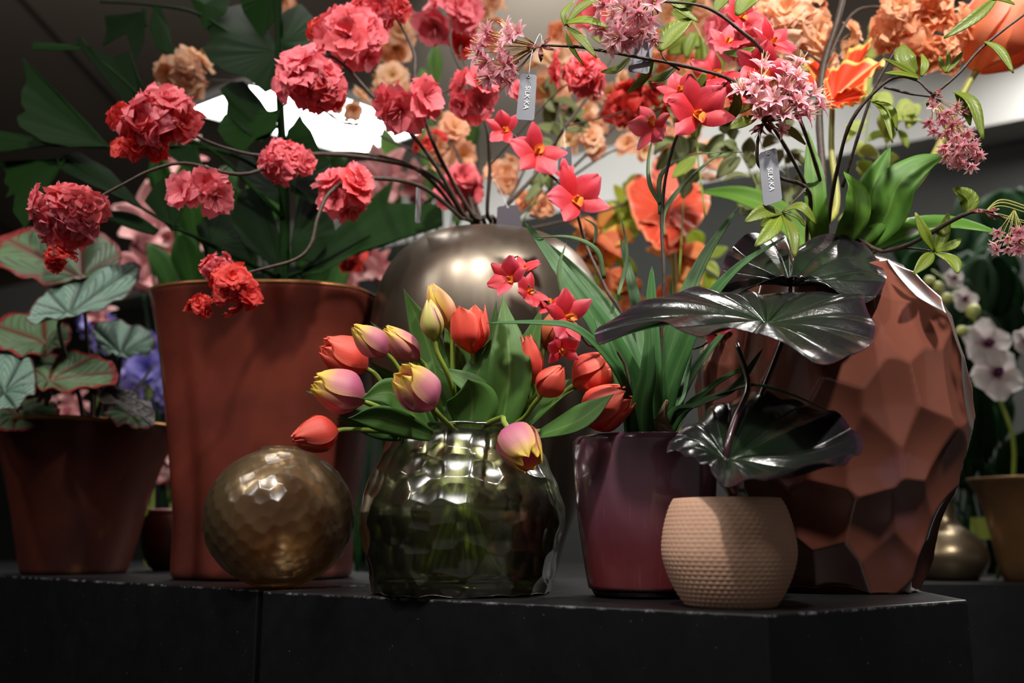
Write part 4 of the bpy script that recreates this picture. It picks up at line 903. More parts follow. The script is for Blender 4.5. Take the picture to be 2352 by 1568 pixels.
dl((1669, 1058, 0.95), [(1533, 1037, 0.96), (1548, 1008, 0.98), (1600, 984, 1.0), (1650, 946, 1.03), (1720, 926, 1.05), (1765, 924, 1.05), (1792, 936, 1.04), (1832, 929, 1.05), (1882, 950, 1.03), (1942, 986, 0.99), (1976, 1030, 0.95), (1978, 1052, 0.93), (1955, 1082, 0.90), (1925, 1103, 0.88), (1832, 1100, 0.87), (1742, 1090, 0.88), (1672, 1113, 0.875), (1636, 1101, 0.89), (1624, 1080, 0.91), (1570, 1060, 0.94)],
   nr=14, nb=170, relief=0.0075, nveins=12, ruffle=0.0016, cup=-0.06, seed=3, wav=0.012)

# ------------------------------------------------------------------ begonia in the rust pot
BGX = W(172, 1300, 1.83)[0]
bg = thing('begonia_plant', 'begonia with silvery green leaves and red veins in the dark rust pot', 'plant', (BGX, 1.83, 0.03))
def bl(cen, pts, mat=M_BEG, **k): return blade('leaf', W(*cen), PX(pts), mat, bg, **dict(dict(nr=8, nb=90, relief=0.010, nveins=10, ruffle=0.003), **k))
bl((188, 640, 1.70), [(0, 545, 1.78), (60, 531, 1.82), (150, 528, 1.85), (235, 541, 1.84), (278, 580, 1.80), (276, 612, 1.74), (235, 628, 1.70), (130, 657, 1.66), (62, 642, 1.68), (-20, 600, 1.72)], seed=1)
bl((160, 725, 1.62), [(316, 606, 1.70), (322, 640, 1.66), (282, 690, 1.62), (205, 722, 1.58), (130, 736, 1.57), (62, 742, 1.58), (82, 700, 1.62), (132, 656, 1.68), (232, 622, 1.70)], M_BEGPALE, seed=2)
bl((105, 790, 1.68), [(-20, 745, 1.74), (60, 722, 1.76), (130, 735, 1.74), (165, 762, 1.70), (145, 802, 1.66), (60, 822, 1.63), (-20, 790, 1.66)], seed=3)
bl((10, 905, 1.58), [(-40, 830, 1.64), (10, 812, 1.66), (48, 802, 1.66), (74, 830, 1.63), (84, 890, 1.58), (62, 922, 1.55), (0, 952, 1.52), (-40, 940, 1.52)], M_BEGPALE, seed=4)
bl((112, 878, 1.62), [(58, 838, 1.66), (110, 815, 1.70), (200, 814, 1.70), (262, 842, 1.68), (270, 880, 1.64), (222, 893, 1.60), (150, 902, 1.58), (84, 892, 1.59)], seed=5)
bl((278, 815, 1.80), [(214, 752, 1.86), (270, 740, 1.88), (342, 762, 1.86), (356, 800, 1.82), (332, 818, 1.78), (276, 822, 1.77), (230, 802, 1.79)], M_BEGPALE, seed=6)
bl((235, 900, 1.66), [(178, 872, 1.70), (210, 854, 1.72), (252, 880, 1.70), (302, 908, 1.68), (345, 928, 1.66), (352, 978, 1.62), (318, 960, 1.60), (232, 922, 1.60)], M_BEGDARK, seed=7)
bl((300, 955, 1.74), [(240, 962, 1.70), (262, 938, 1.76), (320, 930, 1.8), (352, 945, 1.78), (348, 982, 1.72), (300, 985, 1.68)], seed=8)
bl((40, 955, 1.70), [(-20, 930, 1.74), (40, 918, 1.76), (110, 925, 1.76), (140, 950, 1.72), (90, 985, 1.66), (0, 990, 1.66)], seed=9)
M_BSTALK = m_plain('begonia_stalk', C(54, 44, 36), 0.45)
for P in [[(212, 960, 1.8), (205, 850, 1.75), (190, 645, 1.70)], [(190, 960, 1.78), (160, 850, 1.70), (135, 750, 1.62), (160, 725, 1.62)], [(95, 965, 1.78), (97, 900, 1.72), (105, 795, 1.68)], [(60, 968, 1.76), (40, 930, 1.66), (12, 905, 1.58)], [(115, 965, 1.76), (114, 910, 1.68), (112, 880, 1.62)],
          [(245, 965, 1.84), (268, 890, 1.82), (278, 818, 1.80)], [(220, 965, 1.8), (230, 930, 1.72), (235, 900, 1.66)], [(275, 970, 1.84), (310, 900, 1.86), (355, 838, 1.9)], [(280, 975, 1.8), (300, 955, 1.74)], [(110, 975, 1.78), (40, 958, 1.7)]]:
    tube('leaf_stalk', [np.array([BGX+rng.uniform(-0.04, 0.04), 1.83+rng.uniform(-0.04, 0.04), 0.05])]+PX(P), [0.0042, 0.004, 0.003], M_BSTALK, bg, n=22, seg=7)

# ------------------------------------------------------------------ fishtail palm in the terracotta vase
TX = W(606, 1300, 1.64)[0]
pm_ = thing('fishtail_palm', 'dark green fishtail palm fronds standing in the terracotta vase', 'plant', (TX, 1.64, 0.03))
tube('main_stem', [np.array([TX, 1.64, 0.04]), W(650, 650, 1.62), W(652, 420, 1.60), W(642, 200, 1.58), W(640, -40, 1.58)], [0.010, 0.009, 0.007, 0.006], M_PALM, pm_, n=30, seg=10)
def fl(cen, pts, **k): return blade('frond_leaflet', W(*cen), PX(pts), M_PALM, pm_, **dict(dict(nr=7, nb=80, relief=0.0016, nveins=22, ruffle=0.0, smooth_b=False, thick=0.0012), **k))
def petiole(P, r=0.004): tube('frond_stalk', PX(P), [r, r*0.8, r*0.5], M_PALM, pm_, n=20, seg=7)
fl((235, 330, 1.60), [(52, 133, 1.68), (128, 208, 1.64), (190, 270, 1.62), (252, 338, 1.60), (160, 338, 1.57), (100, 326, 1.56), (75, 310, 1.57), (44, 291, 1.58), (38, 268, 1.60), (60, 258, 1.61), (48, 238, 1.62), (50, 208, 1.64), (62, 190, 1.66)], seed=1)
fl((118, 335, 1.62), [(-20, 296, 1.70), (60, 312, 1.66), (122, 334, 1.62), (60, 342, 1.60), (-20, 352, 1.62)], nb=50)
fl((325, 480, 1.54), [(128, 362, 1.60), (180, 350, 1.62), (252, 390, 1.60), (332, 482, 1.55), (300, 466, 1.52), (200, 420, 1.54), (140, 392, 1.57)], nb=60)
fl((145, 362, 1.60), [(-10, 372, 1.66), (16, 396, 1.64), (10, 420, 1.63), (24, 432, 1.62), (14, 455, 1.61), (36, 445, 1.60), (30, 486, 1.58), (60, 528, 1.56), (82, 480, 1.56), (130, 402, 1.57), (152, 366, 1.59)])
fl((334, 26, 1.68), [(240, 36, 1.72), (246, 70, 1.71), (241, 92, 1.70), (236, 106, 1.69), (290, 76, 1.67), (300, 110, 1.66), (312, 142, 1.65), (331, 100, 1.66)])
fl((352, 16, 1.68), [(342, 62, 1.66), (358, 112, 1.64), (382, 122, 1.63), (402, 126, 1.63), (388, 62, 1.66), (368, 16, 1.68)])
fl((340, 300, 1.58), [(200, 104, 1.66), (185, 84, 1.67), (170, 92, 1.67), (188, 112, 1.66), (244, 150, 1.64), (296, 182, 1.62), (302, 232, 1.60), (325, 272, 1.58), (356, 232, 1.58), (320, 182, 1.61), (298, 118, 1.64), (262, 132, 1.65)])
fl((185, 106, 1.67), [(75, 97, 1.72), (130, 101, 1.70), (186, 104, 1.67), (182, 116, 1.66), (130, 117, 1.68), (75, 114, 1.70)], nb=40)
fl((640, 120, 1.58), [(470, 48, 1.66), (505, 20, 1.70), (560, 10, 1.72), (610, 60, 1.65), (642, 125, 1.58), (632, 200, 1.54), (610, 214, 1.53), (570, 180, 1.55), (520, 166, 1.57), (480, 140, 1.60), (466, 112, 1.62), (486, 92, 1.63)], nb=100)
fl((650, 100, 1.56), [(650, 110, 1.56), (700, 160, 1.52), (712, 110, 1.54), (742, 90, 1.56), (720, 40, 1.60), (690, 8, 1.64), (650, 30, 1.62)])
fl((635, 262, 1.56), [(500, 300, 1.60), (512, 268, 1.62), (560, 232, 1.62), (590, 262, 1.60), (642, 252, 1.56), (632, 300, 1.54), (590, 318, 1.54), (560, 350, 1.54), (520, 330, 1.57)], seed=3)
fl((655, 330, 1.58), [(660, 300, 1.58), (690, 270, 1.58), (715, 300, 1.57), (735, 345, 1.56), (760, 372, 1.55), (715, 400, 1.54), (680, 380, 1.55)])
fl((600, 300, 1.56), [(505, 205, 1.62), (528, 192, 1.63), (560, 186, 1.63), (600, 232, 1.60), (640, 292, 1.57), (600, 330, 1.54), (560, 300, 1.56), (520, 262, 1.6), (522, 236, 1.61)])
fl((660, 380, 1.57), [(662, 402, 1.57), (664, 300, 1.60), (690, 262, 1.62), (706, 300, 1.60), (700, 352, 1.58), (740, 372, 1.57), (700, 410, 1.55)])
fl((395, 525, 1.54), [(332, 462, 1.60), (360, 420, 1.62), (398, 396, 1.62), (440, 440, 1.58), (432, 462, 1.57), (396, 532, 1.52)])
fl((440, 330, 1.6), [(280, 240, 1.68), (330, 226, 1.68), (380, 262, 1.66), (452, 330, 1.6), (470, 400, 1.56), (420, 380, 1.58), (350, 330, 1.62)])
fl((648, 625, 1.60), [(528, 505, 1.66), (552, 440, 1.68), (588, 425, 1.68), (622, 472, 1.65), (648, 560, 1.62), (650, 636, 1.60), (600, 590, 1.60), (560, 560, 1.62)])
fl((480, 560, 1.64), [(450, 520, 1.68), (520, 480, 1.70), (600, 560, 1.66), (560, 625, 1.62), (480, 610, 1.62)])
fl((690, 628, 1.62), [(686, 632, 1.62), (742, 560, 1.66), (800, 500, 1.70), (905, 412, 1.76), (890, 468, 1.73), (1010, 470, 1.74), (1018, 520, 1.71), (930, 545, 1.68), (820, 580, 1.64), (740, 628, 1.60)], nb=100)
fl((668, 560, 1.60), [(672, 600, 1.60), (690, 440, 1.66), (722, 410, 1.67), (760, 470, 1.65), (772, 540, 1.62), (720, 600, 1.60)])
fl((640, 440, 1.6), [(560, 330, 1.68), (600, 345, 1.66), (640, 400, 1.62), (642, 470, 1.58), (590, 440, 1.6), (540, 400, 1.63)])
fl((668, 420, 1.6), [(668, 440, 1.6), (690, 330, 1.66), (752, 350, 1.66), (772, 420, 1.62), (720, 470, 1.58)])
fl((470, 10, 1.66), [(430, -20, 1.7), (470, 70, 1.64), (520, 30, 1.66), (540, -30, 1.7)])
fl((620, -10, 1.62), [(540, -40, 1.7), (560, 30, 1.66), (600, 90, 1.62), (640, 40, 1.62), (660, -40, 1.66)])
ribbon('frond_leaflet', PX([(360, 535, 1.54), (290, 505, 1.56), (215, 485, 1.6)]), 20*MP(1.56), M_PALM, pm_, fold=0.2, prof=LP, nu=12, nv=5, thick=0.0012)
for P in [[(650, 640, 1.62), (560, 600, 1.56), (440, 540, 1.54), (330, 480, 1.55), (150, 362, 1.6)], [(650, 420, 1.6), (520, 350, 1.6), (380, 335, 1.6), (250, 338, 1.6), (120, 334, 1.62)], [(642, 150, 1.58), (560, 100, 1.62), (450, 30, 1.66), (330, 10, 1.69), (230, 5, 1.72)],
          [(650, 500, 1.6), (480, 340, 1.6), (340, 300, 1.59), (320, 220, 1.6), (190, 105, 1.67)], [(650, 640, 1.62), (720, 610, 1.62), (850, 540, 1.68)], [(330, 20, 1.68), (335, 60, 1.67)], [(645, 640, 1.62), (440, 540, 1.52), (395, 525, 1.53)]]:
    petiole(P)

# ------------------------------------------------------------------ pink star-blossom branches in the scalloped vase
GS = 'pink star blossom branches in the scalloped vase'
mouthz = W(KX, 592, KY)[2]
LFP = lambda s: (0.12+0.88*math.sin(math.pi*min(1, s*0.96+0.03)))
def lime(parent, P, w_, mat=None, tw=(0.1, 0.1), name='leaf', Y=None, fold=0.3, nrm=(0, -1, 0.35)):
    PP = PX(P, Y); ym = P[0][2] if len(P[0]) > 2 else Y
    return ribbon(name, PP, w_*MP(ym), mat or M_LIME, parent, nrm=nrm, fold=fold, tw=tw, nu=12, nv=5, prof=LFP, thick=0.0007)
def sbranch(label, dx, dy, pts, r=0.0025):
    b = np.array([KXm+dx, KY+dy, 0.06]); t = thing('star_blossom_branch', label, 'branch', (b[0], b[1], 0.03), GS)
    tube('twig', [b, np.array([KXm+dx*0.6, KY+dy*0.6, mouthz])]+PX(pts), [r, r, r*0.85, r*0.55], M_BARK, t, n=5*len(pts)+10, seg=7, bump=0.3)
    return t
def bracts(t, x, y, Y, n_=4, rp=26):
    for i in range(n_):
        a = rng.uniform(0, 6.28); lime(t, [(x, y, Y), (x+math.cos(a)*rp*0.5, y+math.sin(a)*rp*0.5, Y-0.01), (x+math.cos(a)*rp, y+math.sin(a)*rp, Y)], 6, M_BRACT, name='bract')
M_BRACT = m_plain('dark_red_bract', C(96, 28, 22), 0.5)
s1 = sbranch('star blossom branch reaching far left to the pink head beside the lettered tag', -0.02, -0.02, [(1880, 500, 1.22), (1800, 330, 1.14), (1700, 200, 1.08), (1600, 158, 1.06), (1430, 125, 1.04), (1330, 108, 1.03), (1245, 104, 1.03)])
cluster(s1, 1150, 135, 80, 1.03, SL, 30, 0.44, 0.85, 1.15, M_PEDI, 21, 'blossom_head', 'star_floret', 0.2, W(1235, 106, 1.03))
bracts(s1, 1242, 108, 1.03, 5, 34)
for P, w_ in [([(1303, 52, 1.03), (1335, 18, 1.03), (1384, -6, 1.03)], 13), ([(1300, 54, 1.03), (1345, 48, 1.02), (1396, 62, 1.02)], 15), ([(1303, 62, 1.03), (1335, 92, 1.02), (1370, 133, 1.02)], 13), ([(1298, 72, 1.03), (1312, 110, 1.03), (1340, 150, 1.03)], 7), ([(1298, 60, 1.03), (1296, 30, 1.03), (1318, 2, 1.04)], 8)]: lime(s1, P, w_)
twig(s1, [(1345, 112, 1.03), (1322, 80, 1.03), (1301, 56, 1.03)], 0.0016, 0.001, name='side_twig')
s2 = sbranch('star blossom branch crossing the top edge to the pink head over the tilted tag', 0.0, -0.03, [(1900, 480, 1.22), (1840, 280, 1.14), (1760, 130, 1.08), (1700, 70, 1.06), (1620, 16, 1.05), (1510, 2, 1.04)])
cluster(s2, 1440, 55, 82, 1.03, SL, 34, 0.42, 1.0, 1.0, M_PEDI, 22, 'blossom_head', 'star_floret', 0.2, W(1500, 0, 1.04))
bracts(s2, 1502, 4, 1.04, 4, 30)
for P, w_ in [([(1515, 118, 1.05), (1545, 78, 1.05), (1590, 42, 1.05)], 27), ([(1532, -12, 1.05), (1562, 22, 1.05), (1606, 52, 1.05)], 14), ([(1692, 36, 1.06), (1720, 0, 1.06), (1770, -20, 1.06)], 26), ([(1450, 95, 1.06), (1400, 100, 1.08), (1360, 85, 1.09)], 14)]: lime(s2, P, w_)
twig(s2, [(1560, 160, 1.06), (1530, 140, 1.05), (1517, 118, 1.05)], 0.0014, 0.001, name='side_twig')
s3 = sbranch('star blossom branch with the broad pink head above the tag by the dark leaves', -0.03, 0.0, [(1862, 480, 1.18), (1850, 430, 1.14), (1790, 408, 1.11), (1745, 380, 1.09), (1740, 330, 1.08), (1752, 285, 1.08)], 0.0028)
cluster(s3, 1792, 222, 94, 1.06, SL, 46, 0.37, 1.1, 0.8, M_PEDI, 23, 'blossom_head', 'star_floret', 0.2, W(1752, 280, 1.08))
bracts(s3, 1755, 285, 1.08, 6, 38)
for P, w_ in [([(1740, 268, 1.08), (1705, 282, 1.07), (1676, 296, 1.07)], 15), ([(1782, 285, 1.08), (1815, 303, 1.07), (1850, 332, 1.07)], 14), ([(1795, 488, 1.08), (1755, 488, 1.06), (1711, 510, 1.05)], 19), ([(1795, 490, 1.08), (1772, 528, 1.05), (1734, 566, 1.04)], 18), ([(1798, 490, 1.08), (1820, 535, 1.05), (1825, 592, 1.04)], 15), ([(1798, 486, 1.08), (1838, 476, 1.06), (1874, 514, 1.06)], 15), ([(1795, 488, 1.08), (1770, 505, 1.09), (1745, 520, 1.1)], 14), ([(1800, 488, 1.09), (1830, 500, 1.11), (1850, 520, 1.12)], 12)]: lime(s3, P, w_)
twig(s3, [(1850, 432, 1.14), (1830, 455, 1.1), (1797, 488, 1.08)], 0.0016, 0.001, name='side_twig')
s4 = sbranch('star blossom branch arching right to the hanging pink head by the pale bulkhead', 0.02, 0.0, [(1905, 500, 1.22), (1925, 380, 1.16), (1960, 270, 1.12), (2040, 185, 1.10), (2100, 182, 1.09), (2140, 215, 1.08)])
twig(s4, [(1935, 430, 1.2), (1975, 300, 1.16), (2010, 200, 1.14), (2060, 110, 1.13)], 0.0024, 0.0014, name='side_twig')
twig(s4, [(2140, 220, 1.08), (2200, 170, 1.08), (2260, 105, 1.08), (2370, 20, 1.08)], 0.002, 0.0014, name='side_twig')
twig(s4, [(2030, 200, 1.1), (2090, 215, 1.09), (2140, 222, 1.08)], 0.0016, 0.0012, name='side_twig')
cluster(s4, 2172, 275, 46, 1.07, SL, 18, 0.48, 1.0, 0.9, M_PEDI, 24, 'blossom_head', 'star_floret', 0.2, W(2145, 225, 1.08))
cluster(s4, 2205, 345, 52, 1.06, SL, 26, 0.44, 0.9, 1.15, M_PEDI, 25, 'blossom_head', 'star_floret', 0.2, W(2180, 260, 1.07))
bracts(s4, 2142, 222, 1.08, 5, 26)
for P, w_ in [([(2112, 178, 1.09), (2070, 155, 1.08), (2030, 135, 1.07)], 9), ([(2112, 180, 1.09), (2070, 170, 1.07), (2032, 168, 1.06)], 8), ([(2105, 170, 1.09), (2078, 138, 1.09), (2074, 104, 1.10)], 26), ([(2116, 176, 1.09), (2124, 150, 1.09), (2118, 125, 1.1)], 10), ([(2172, 168, 1.08), (2162, 145, 1.08), (2158, 128, 1.08)], 6), ([(2172, 168, 1.08), (2178, 140, 1.08), (2177, 114, 1.08)], 6), ([(2174, 168, 1.08), (2195, 142, 1.08), (2212, 118, 1.08)], 7),
              ([(2190, 210, 1.08), (2232, 238, 1.06), (2258, 322, 1.05)], 17), ([(2195, 215, 1.08), (2215, 250, 1.07), (2228, 288, 1.06)], 14), ([(2292, -8, 1.07), (2240, 40, 1.06), (2168, 88, 1.06)], 15), ([(2262, 96, 1.08), (2295, 118, 1.07), (2327, 168, 1.06)], 15), ([(2000, 230, 1.12), (2030, 260, 1.1), (2050, 328, 1.09)], 9), ([(2000, 230, 1.12), (2045, 250, 1.1), (2060, 300, 1.1)], 10), ([(2330, 10, 1.08), (2290, -5, 1.07), (2230, -10, 1.07)], 12)]: lime(s4, P, w_)
s5 = sbranch('star blossom branch stretching low right to the pink head at the picture edge', 0.03, -0.01, [(2030, 578, 1.16), (2100, 556, 1.12), (2200, 500, 1.08), (2255, 484, 1.07), (2310, 505, 1.07), (2370, 560, 1.07)], 0.0028)
cluster(s5, 2325, 553, 44, 1.06, SL, 14, 0.52, 1.0, 0.8, M_YSTALK, 26, 'blossom_head', 'star_floret', 0.2, W(2330, 480, 1.07))
bracts(s5, 2262, 486, 1.07, 5, 34)
for k in range(7):
    yy = rng.uniform(470, 520); twig(s5, [(2262, 486, 1.07), (2300, yy-18, 1.07), (2365, yy, 1.07)], 0.0008, 0.0007, mat=M_YSTALK, name='blossom_stalk', bump=0, seg=5)
for P, w_ in [([(2222, 492, 1.08), (2222, 458, 1.08), (2188, 432, 1.08)], 24), ([(2145, 578, 1.10), (2125, 540, 1.09), (2102, 488, 1.09)], 14), ([(2148, 578, 1.10), (2165, 540, 1.10), (2178, 490, 1.11)], 15), ([(2148, 578, 1.10), (2185, 565, 1.09), (2208, 548, 1.09)], 12), ([(2148, 580, 1.10), (2185, 600, 1.08), (2200, 628, 1.07)], 19), ([(2144, 580, 1.10), (2125, 600, 1.09), (2098, 630, 1.08)], 15)]: lime(s5, P, w_)
twig(s5, [(2065, 570, 1.14), (2110, 572, 1.12), (2146, 578, 1.10)], 0.0014, 0.001, name='side_twig')

for P, w_ in [([(1620, 165, 1.07), (1600, 210, 1.08), (1575, 250, 1.1)], 16), ([(1560, 150, 1.07), (1530, 175, 1.09), (1490, 185, 1.1)], 15), ([(1450, 130, 1.05), (1420, 160, 1.07), (1380, 165, 1.08)], 13), ([(1680, 190, 1.08), (1690, 240, 1.1), (1670, 290, 1.12)], 15), ([(1740, 240, 1.1), (1700, 255, 1.12), (1660, 250, 1.13)], 13), ([(1500, 140, 1.05), (1480, 180, 1.07), (1440, 215, 1.09)], 14)]: lime(s1, P, w_)
for P, w_ in [([(1640, 30, 1.06), (1660, 0, 1.06), (1690, -25, 1.06)], 16), ([(1780, 160, 1.09), (1820, 150, 1.1), (1860, 165, 1.1)], 14), ([(1735, 110, 1.08), (1700, 125, 1.09), (1660, 120, 1.1)], 14)]: lime(s2, P, w_)

# ------------------------------------------------------------------ hanging tags
n = NT('silver_card'); oc = n.coord('Object'); n.set(col=n.mix(n.noise(30, 3, 0.5, oc), C(150, 152, 160), C(128, 130, 140)), rough=0.35, metal=0.35); M_TAG = n.m
M_TAGDARK = m_plain('charcoal_card', C(58, 54, 64), 0.4, metal=0.2)
M_INK = m_plain('white_print', C(236, 236, 240), 0.5)
M_STRING = m_plain('clear_string', C(200, 200, 206), 0.3)
def hang_tag(label, quad, Y, mat, string, text=None, tsize=0.011, tfrac=0.5, dy=(0, 0, 0, 0)):
    q = [W(p[0], p[1], Y+d) for p, d in zip(quad, dy)]   # top-left, top-right, bottom-right, bottom-left
    t = thing('hanging_tag', label, 'tag', np.mean(q, 0), 'tags tied to the branches')
    a, b, c, d = q; ex = nz(b-a); ey = nz(d-a); nn = nz(np.cross(ex, ey)); nn = nn if nn[1] > 0 else -nn
    def L(u, v): return (a*(1-u)+b*u)*(1-v)+(d*(1-u)+c*u)*v
    out = [L(u, v) for u, v in ((0.12, 0), (0.88, 0), (1, 0.04), (1, 0.96), (0.9, 1), (0.1, 1), (0, 0.96), (0, 0.04))]
    m = len(out); V = out+[p+nn*0.0009 for p in out]; Fc = [tuple(range(m)), tuple(range(2*m-1, m-1, -1))]+[(i, m+i, m+(i+1) % m, (i+1) % m) for i in range(m)]
    part('card', V, Fc, mat, t, smooth=False)
    tube('string', [L(0.5, 0.06)]+PX(string), [0.0005, 0.0005], M_STRING, t, n=14, seg=5)
    e = L(0.5, 0.06); V, Fc, uv = tube_geo([e+(ex*math.cos(x)+ey*math.sin(x))*0.0016-nn*0.0006 for x in np.linspace(0, 6.283, 13)], [0.0004, 0.0004], 24, 5); part('eyelet', V, Fc, M_STRING, t, uv)
    if text:
        cu = bpy.data.curves.new('print', 'FONT'); cu.body = text; cu.size = tsize; cu.align_x = 'CENTER'; cu.align_y = 'CENTER'; cu.extrude = 0.00005; 
        fo = bpy.data.objects.new('lettering', cu); COL.objects.link(fo); me = bpy.data.meshes.new_from_object(fo.evaluated_get(bpy.context.evaluated_depsgraph_get()))
        bpy.data.objects.remove(fo); me.materials.clear(); me.materials.append(M_INK)
        o = bpy.data.objects.new('lettering', me); p = L(0.5, tfrac)-nn*0.0007
        x = ey; z = -nn; y = np.cross(z, x)
        place(o, t, Matrix(((x[0], y[0], z[0], p[0]), (x[1], y[1], z[1], p[1]), (x[2], y[2], z[2], p[2]), (0, 0, 0, 1))))
    return t
hang_tag('silver grey tag with white capital lettering hanging under the leftmost pink head', [(1196, 168), (1233, 172), (1227, 277), (1185, 274)], 1.02, M_TAG, [(1222, 120, 1.02), (1240, 78, 1.025), (1246, 106, 1.03)], 'SILK\u00b7KA', 0.0080, 0.52)
hang_tag('tilted silver tag hanging below the pink head at the top edge', [(1465, 42), (1508, 60), (1490, 170), (1442, 164)], 1.05, M_TAG, [(1497, 40, 1.045), (1506, 0, 1.04)])
hang_tag('silver tag with white lettering above the dark glossy leaves', [(1742, 352), (1784, 338), (1797, 460), (1754, 474)], 1.06, M_TAG, [(1748, 330, 1.065), (1745, 300, 1.075), (1752, 284, 1.08)], 'SILK\u00b7KA', 0.0080, 0.55)
hang_tag('charcoal tag leaning at the mouth of the bronze vase', [(1142, 474), (1190, 470), (1202, 535), (1140, 536)], 1.42, M_TAGDARK, [(1150, 440, 1.44), (1128, 400, 1.46)])
hang_tag('narrow charcoal tag hanging between the red orchid blooms', [(1284, 340), (1312, 336), (1314, 395), (1280, 396)], 1.36, M_TAGDARK, [(1296, 310, 1.38), (1298, 290, 1.5)])
hang_tag('slim grey tag seen edge-on left of the bronze vase mouth', [(958, 425), (968, 425), (966, 512), (955, 512)], 1.40, M_TAG, [(962, 405, 1.40), (965, 400, 1.40)], dy=(0, 0.03, 0.03, 0))

# ------------------------------------------------------------------ tulips and leaves at the right of the scalloped vase
M_BROADS = M_BROAD
M_PARROT = m_radial('parrot_flame', C(236, 78, 34), C(228, 58, 26), C(246, 190, 100), C(250, 206, 120), 0.5, 16, 0.12, 0.35, sec=False)
def kfoot(dx, dy): return np.array([KXm+dx, KY+dy, 0.06])
def kthing(name, label, cat, dx, dy, group=None): return thing(name, label, cat, (KXm+dx, KY+dy, 0.03), group)
bt = kthing('peach_tulip', 'huge peach tulip at the upper right edge with broad green leaves', 'tulip', 0.03, 0.03)
tube('stem', [kfoot(0.03, 0.03), np.array([KXm+0.03, KY+0.03, mouthz])]+PX([(2090, 440, 1.36), (2160, 330, 1.40), (2215, 210, 1.42), (2245, 160, 1.42)]), [0.006, 0.006, 0.005], M_YSTALK, bt, n=30, seg=9)
B, T = W(2243, 165, 1.42), W(2330, 0, 1.40); ms = tulip_meshes(0.75, round(92*MP(1.42)/np.linalg.norm(T-B), 2), M_BIGPEACH)
for k in range(6): inst('petal', ms[k % 2], frame(B, T-B, np.linalg.norm(T-B)*1.05, 0.2+k*math.pi/3), bt)
BP = lambda s: (0.45+0.55*math.sin(math.pi*min(1, s*0.9+0.08)))*(1-s**6)
def broad(P, w_, tw, t=bt, mat=None): ribbon('leaf', [np.array([KXm, KY, mouthz-0.02])]+PX(P), w_*MP(1.2), mat or M_BROADS, t, fold=0.35, tw=tw, nu=22, nv=7, prof=BP, thick=0.0012, wave=0.06)
broad([(1985, 520, 1.20), (2000, 440, 1.18), (2046, 334, 1.18)], 44, (0.2, -0.2))
broad([(2020, 520, 1.19), (2060, 430, 1.17), (2120, 380, 1.17), (2188, 352, 1.18)], 44, (-0.2, 0.5))
broad([(2050, 548, 1.22), (2130, 520, 1.24), (2240, 525, 1.26), (2325, 552, 1.27)], 34, (0.2, 0.5))
broad([(1960, 510, 1.17), (1962, 440, 1.16), (1936, 392, 1.16)], 30, (0.4, -0.5))
broad([(1875, 500, 1.2), (1868, 400, 1.2), (1856, 300, 1.22)], 26, (0.1, 0.2))
broad([(1800, 500, 1.4), (1700, 450, 1.5), (1600, 440, 1.55)], 34, (0.5, 0.2))
pt = kthing('parrot_tulip', 'flame orange parrot tulip with ragged yellow-edged petals', 'tulip', 0.0, 0.04)
tube('stem', [kfoot(0, 0.04), np.array([KXm, KY+0.04, mouthz])]+PX([(1920, 480, 1.34), (1910, 350, 1.36), (1912, 240, 1.36)]), [0.005, 0.005, 0.004], M_YSTALK, pt, n=26, seg=9)
def pp(cen, pts, seed): return blade('petal', W(*cen), PX(pts), M_PARROT, pt, nr=8, nb=90, relief=0.004, nveins=7, ruffle=0.004, thick=0.0008, seed=seed)
pp((1912, 232, 1.36), [(1895, 182, 1.38), (1932, 150, 1.40), (1992, 140, 1.38), (2034, 143, 1.35), (1998, 178, 1.33), (1978, 228, 1.31), (1920, 246, 1.33), (1897, 226, 1.35)], 1)
pp((1915, 225, 1.37), [(1930, 170, 1.40), (1950, 112, 1.42), (1975, 108, 1.42), (2002, 94, 1.42), (1984, 140, 1.41), (1962, 185, 1.39)], 2)
pp((1905, 232, 1.37), [(1850, 142, 1.42), (1880, 136, 1.42), (1905, 160, 1.41), (1905, 215, 1.38), (1862, 205, 1.38), (1840, 180, 1.4)], 3)
pp((1912, 236, 1.35), [(1900, 240, 1.35), (1915, 250, 1.33), (1975, 235, 1.30), (1990, 215, 1.30), (1950, 205, 1.32)], 4)
rb = kthing('ruffled_blossom_stem', 'stem of big orange ruffled blossoms along the top right edge', 'branch', 0.01, 0.05)
tube('twig', [kfoot(0.01, 0.05), np.array([KXm+0.01, KY+0.04, mouthz])]+PX([(1890, 420, 1.34), (1882, 280, 1.36), (1890, 160, 1.38), (1920, 60, 1.38), (1940, -20, 1.38)]), [0.006, 0.0055, 0.004], M_BARK, rb, n=30, seg=8, bump=0.2)
twig(rb, [(1895, 150, 1.38), (1960, 30, 1.40), (2040, 20, 1.42), (2100, 50, 1.42)], 0.0026, 0.0016, name='side_twig')
twig(rb, [(1895, 150, 1.38), (1850, 120, 1.42), (1800, 90, 1.44)], 0.0026, 0.0016, name='side_twig')
cluster(rb, 2110, 55, 96, 1.42, FRO, 26, 0.42, 1.0, 1.0, None, 31)
cluster(rb, 2150, 120, 46, 1.40, FRO, 9, 0.5, 1, 1, None, 32)
cluster(rb, 1815, 75, 92, 1.46, FRP, 24, 0.42, 1.0, 1.2, None, 33)
cluster(rb, 1880, 150, 50, 1.46, FRP, 9, 0.5, 1.1, 0.9, None, 34)
cluster(rb, 1860, 20, 50, 1.48, FRO, 9, 0.5, 1, 1, None, 35)
cluster(rb, 1690, 75, 58, 1.40, OBR, 9, 0.58, 1, 1, None, 36)

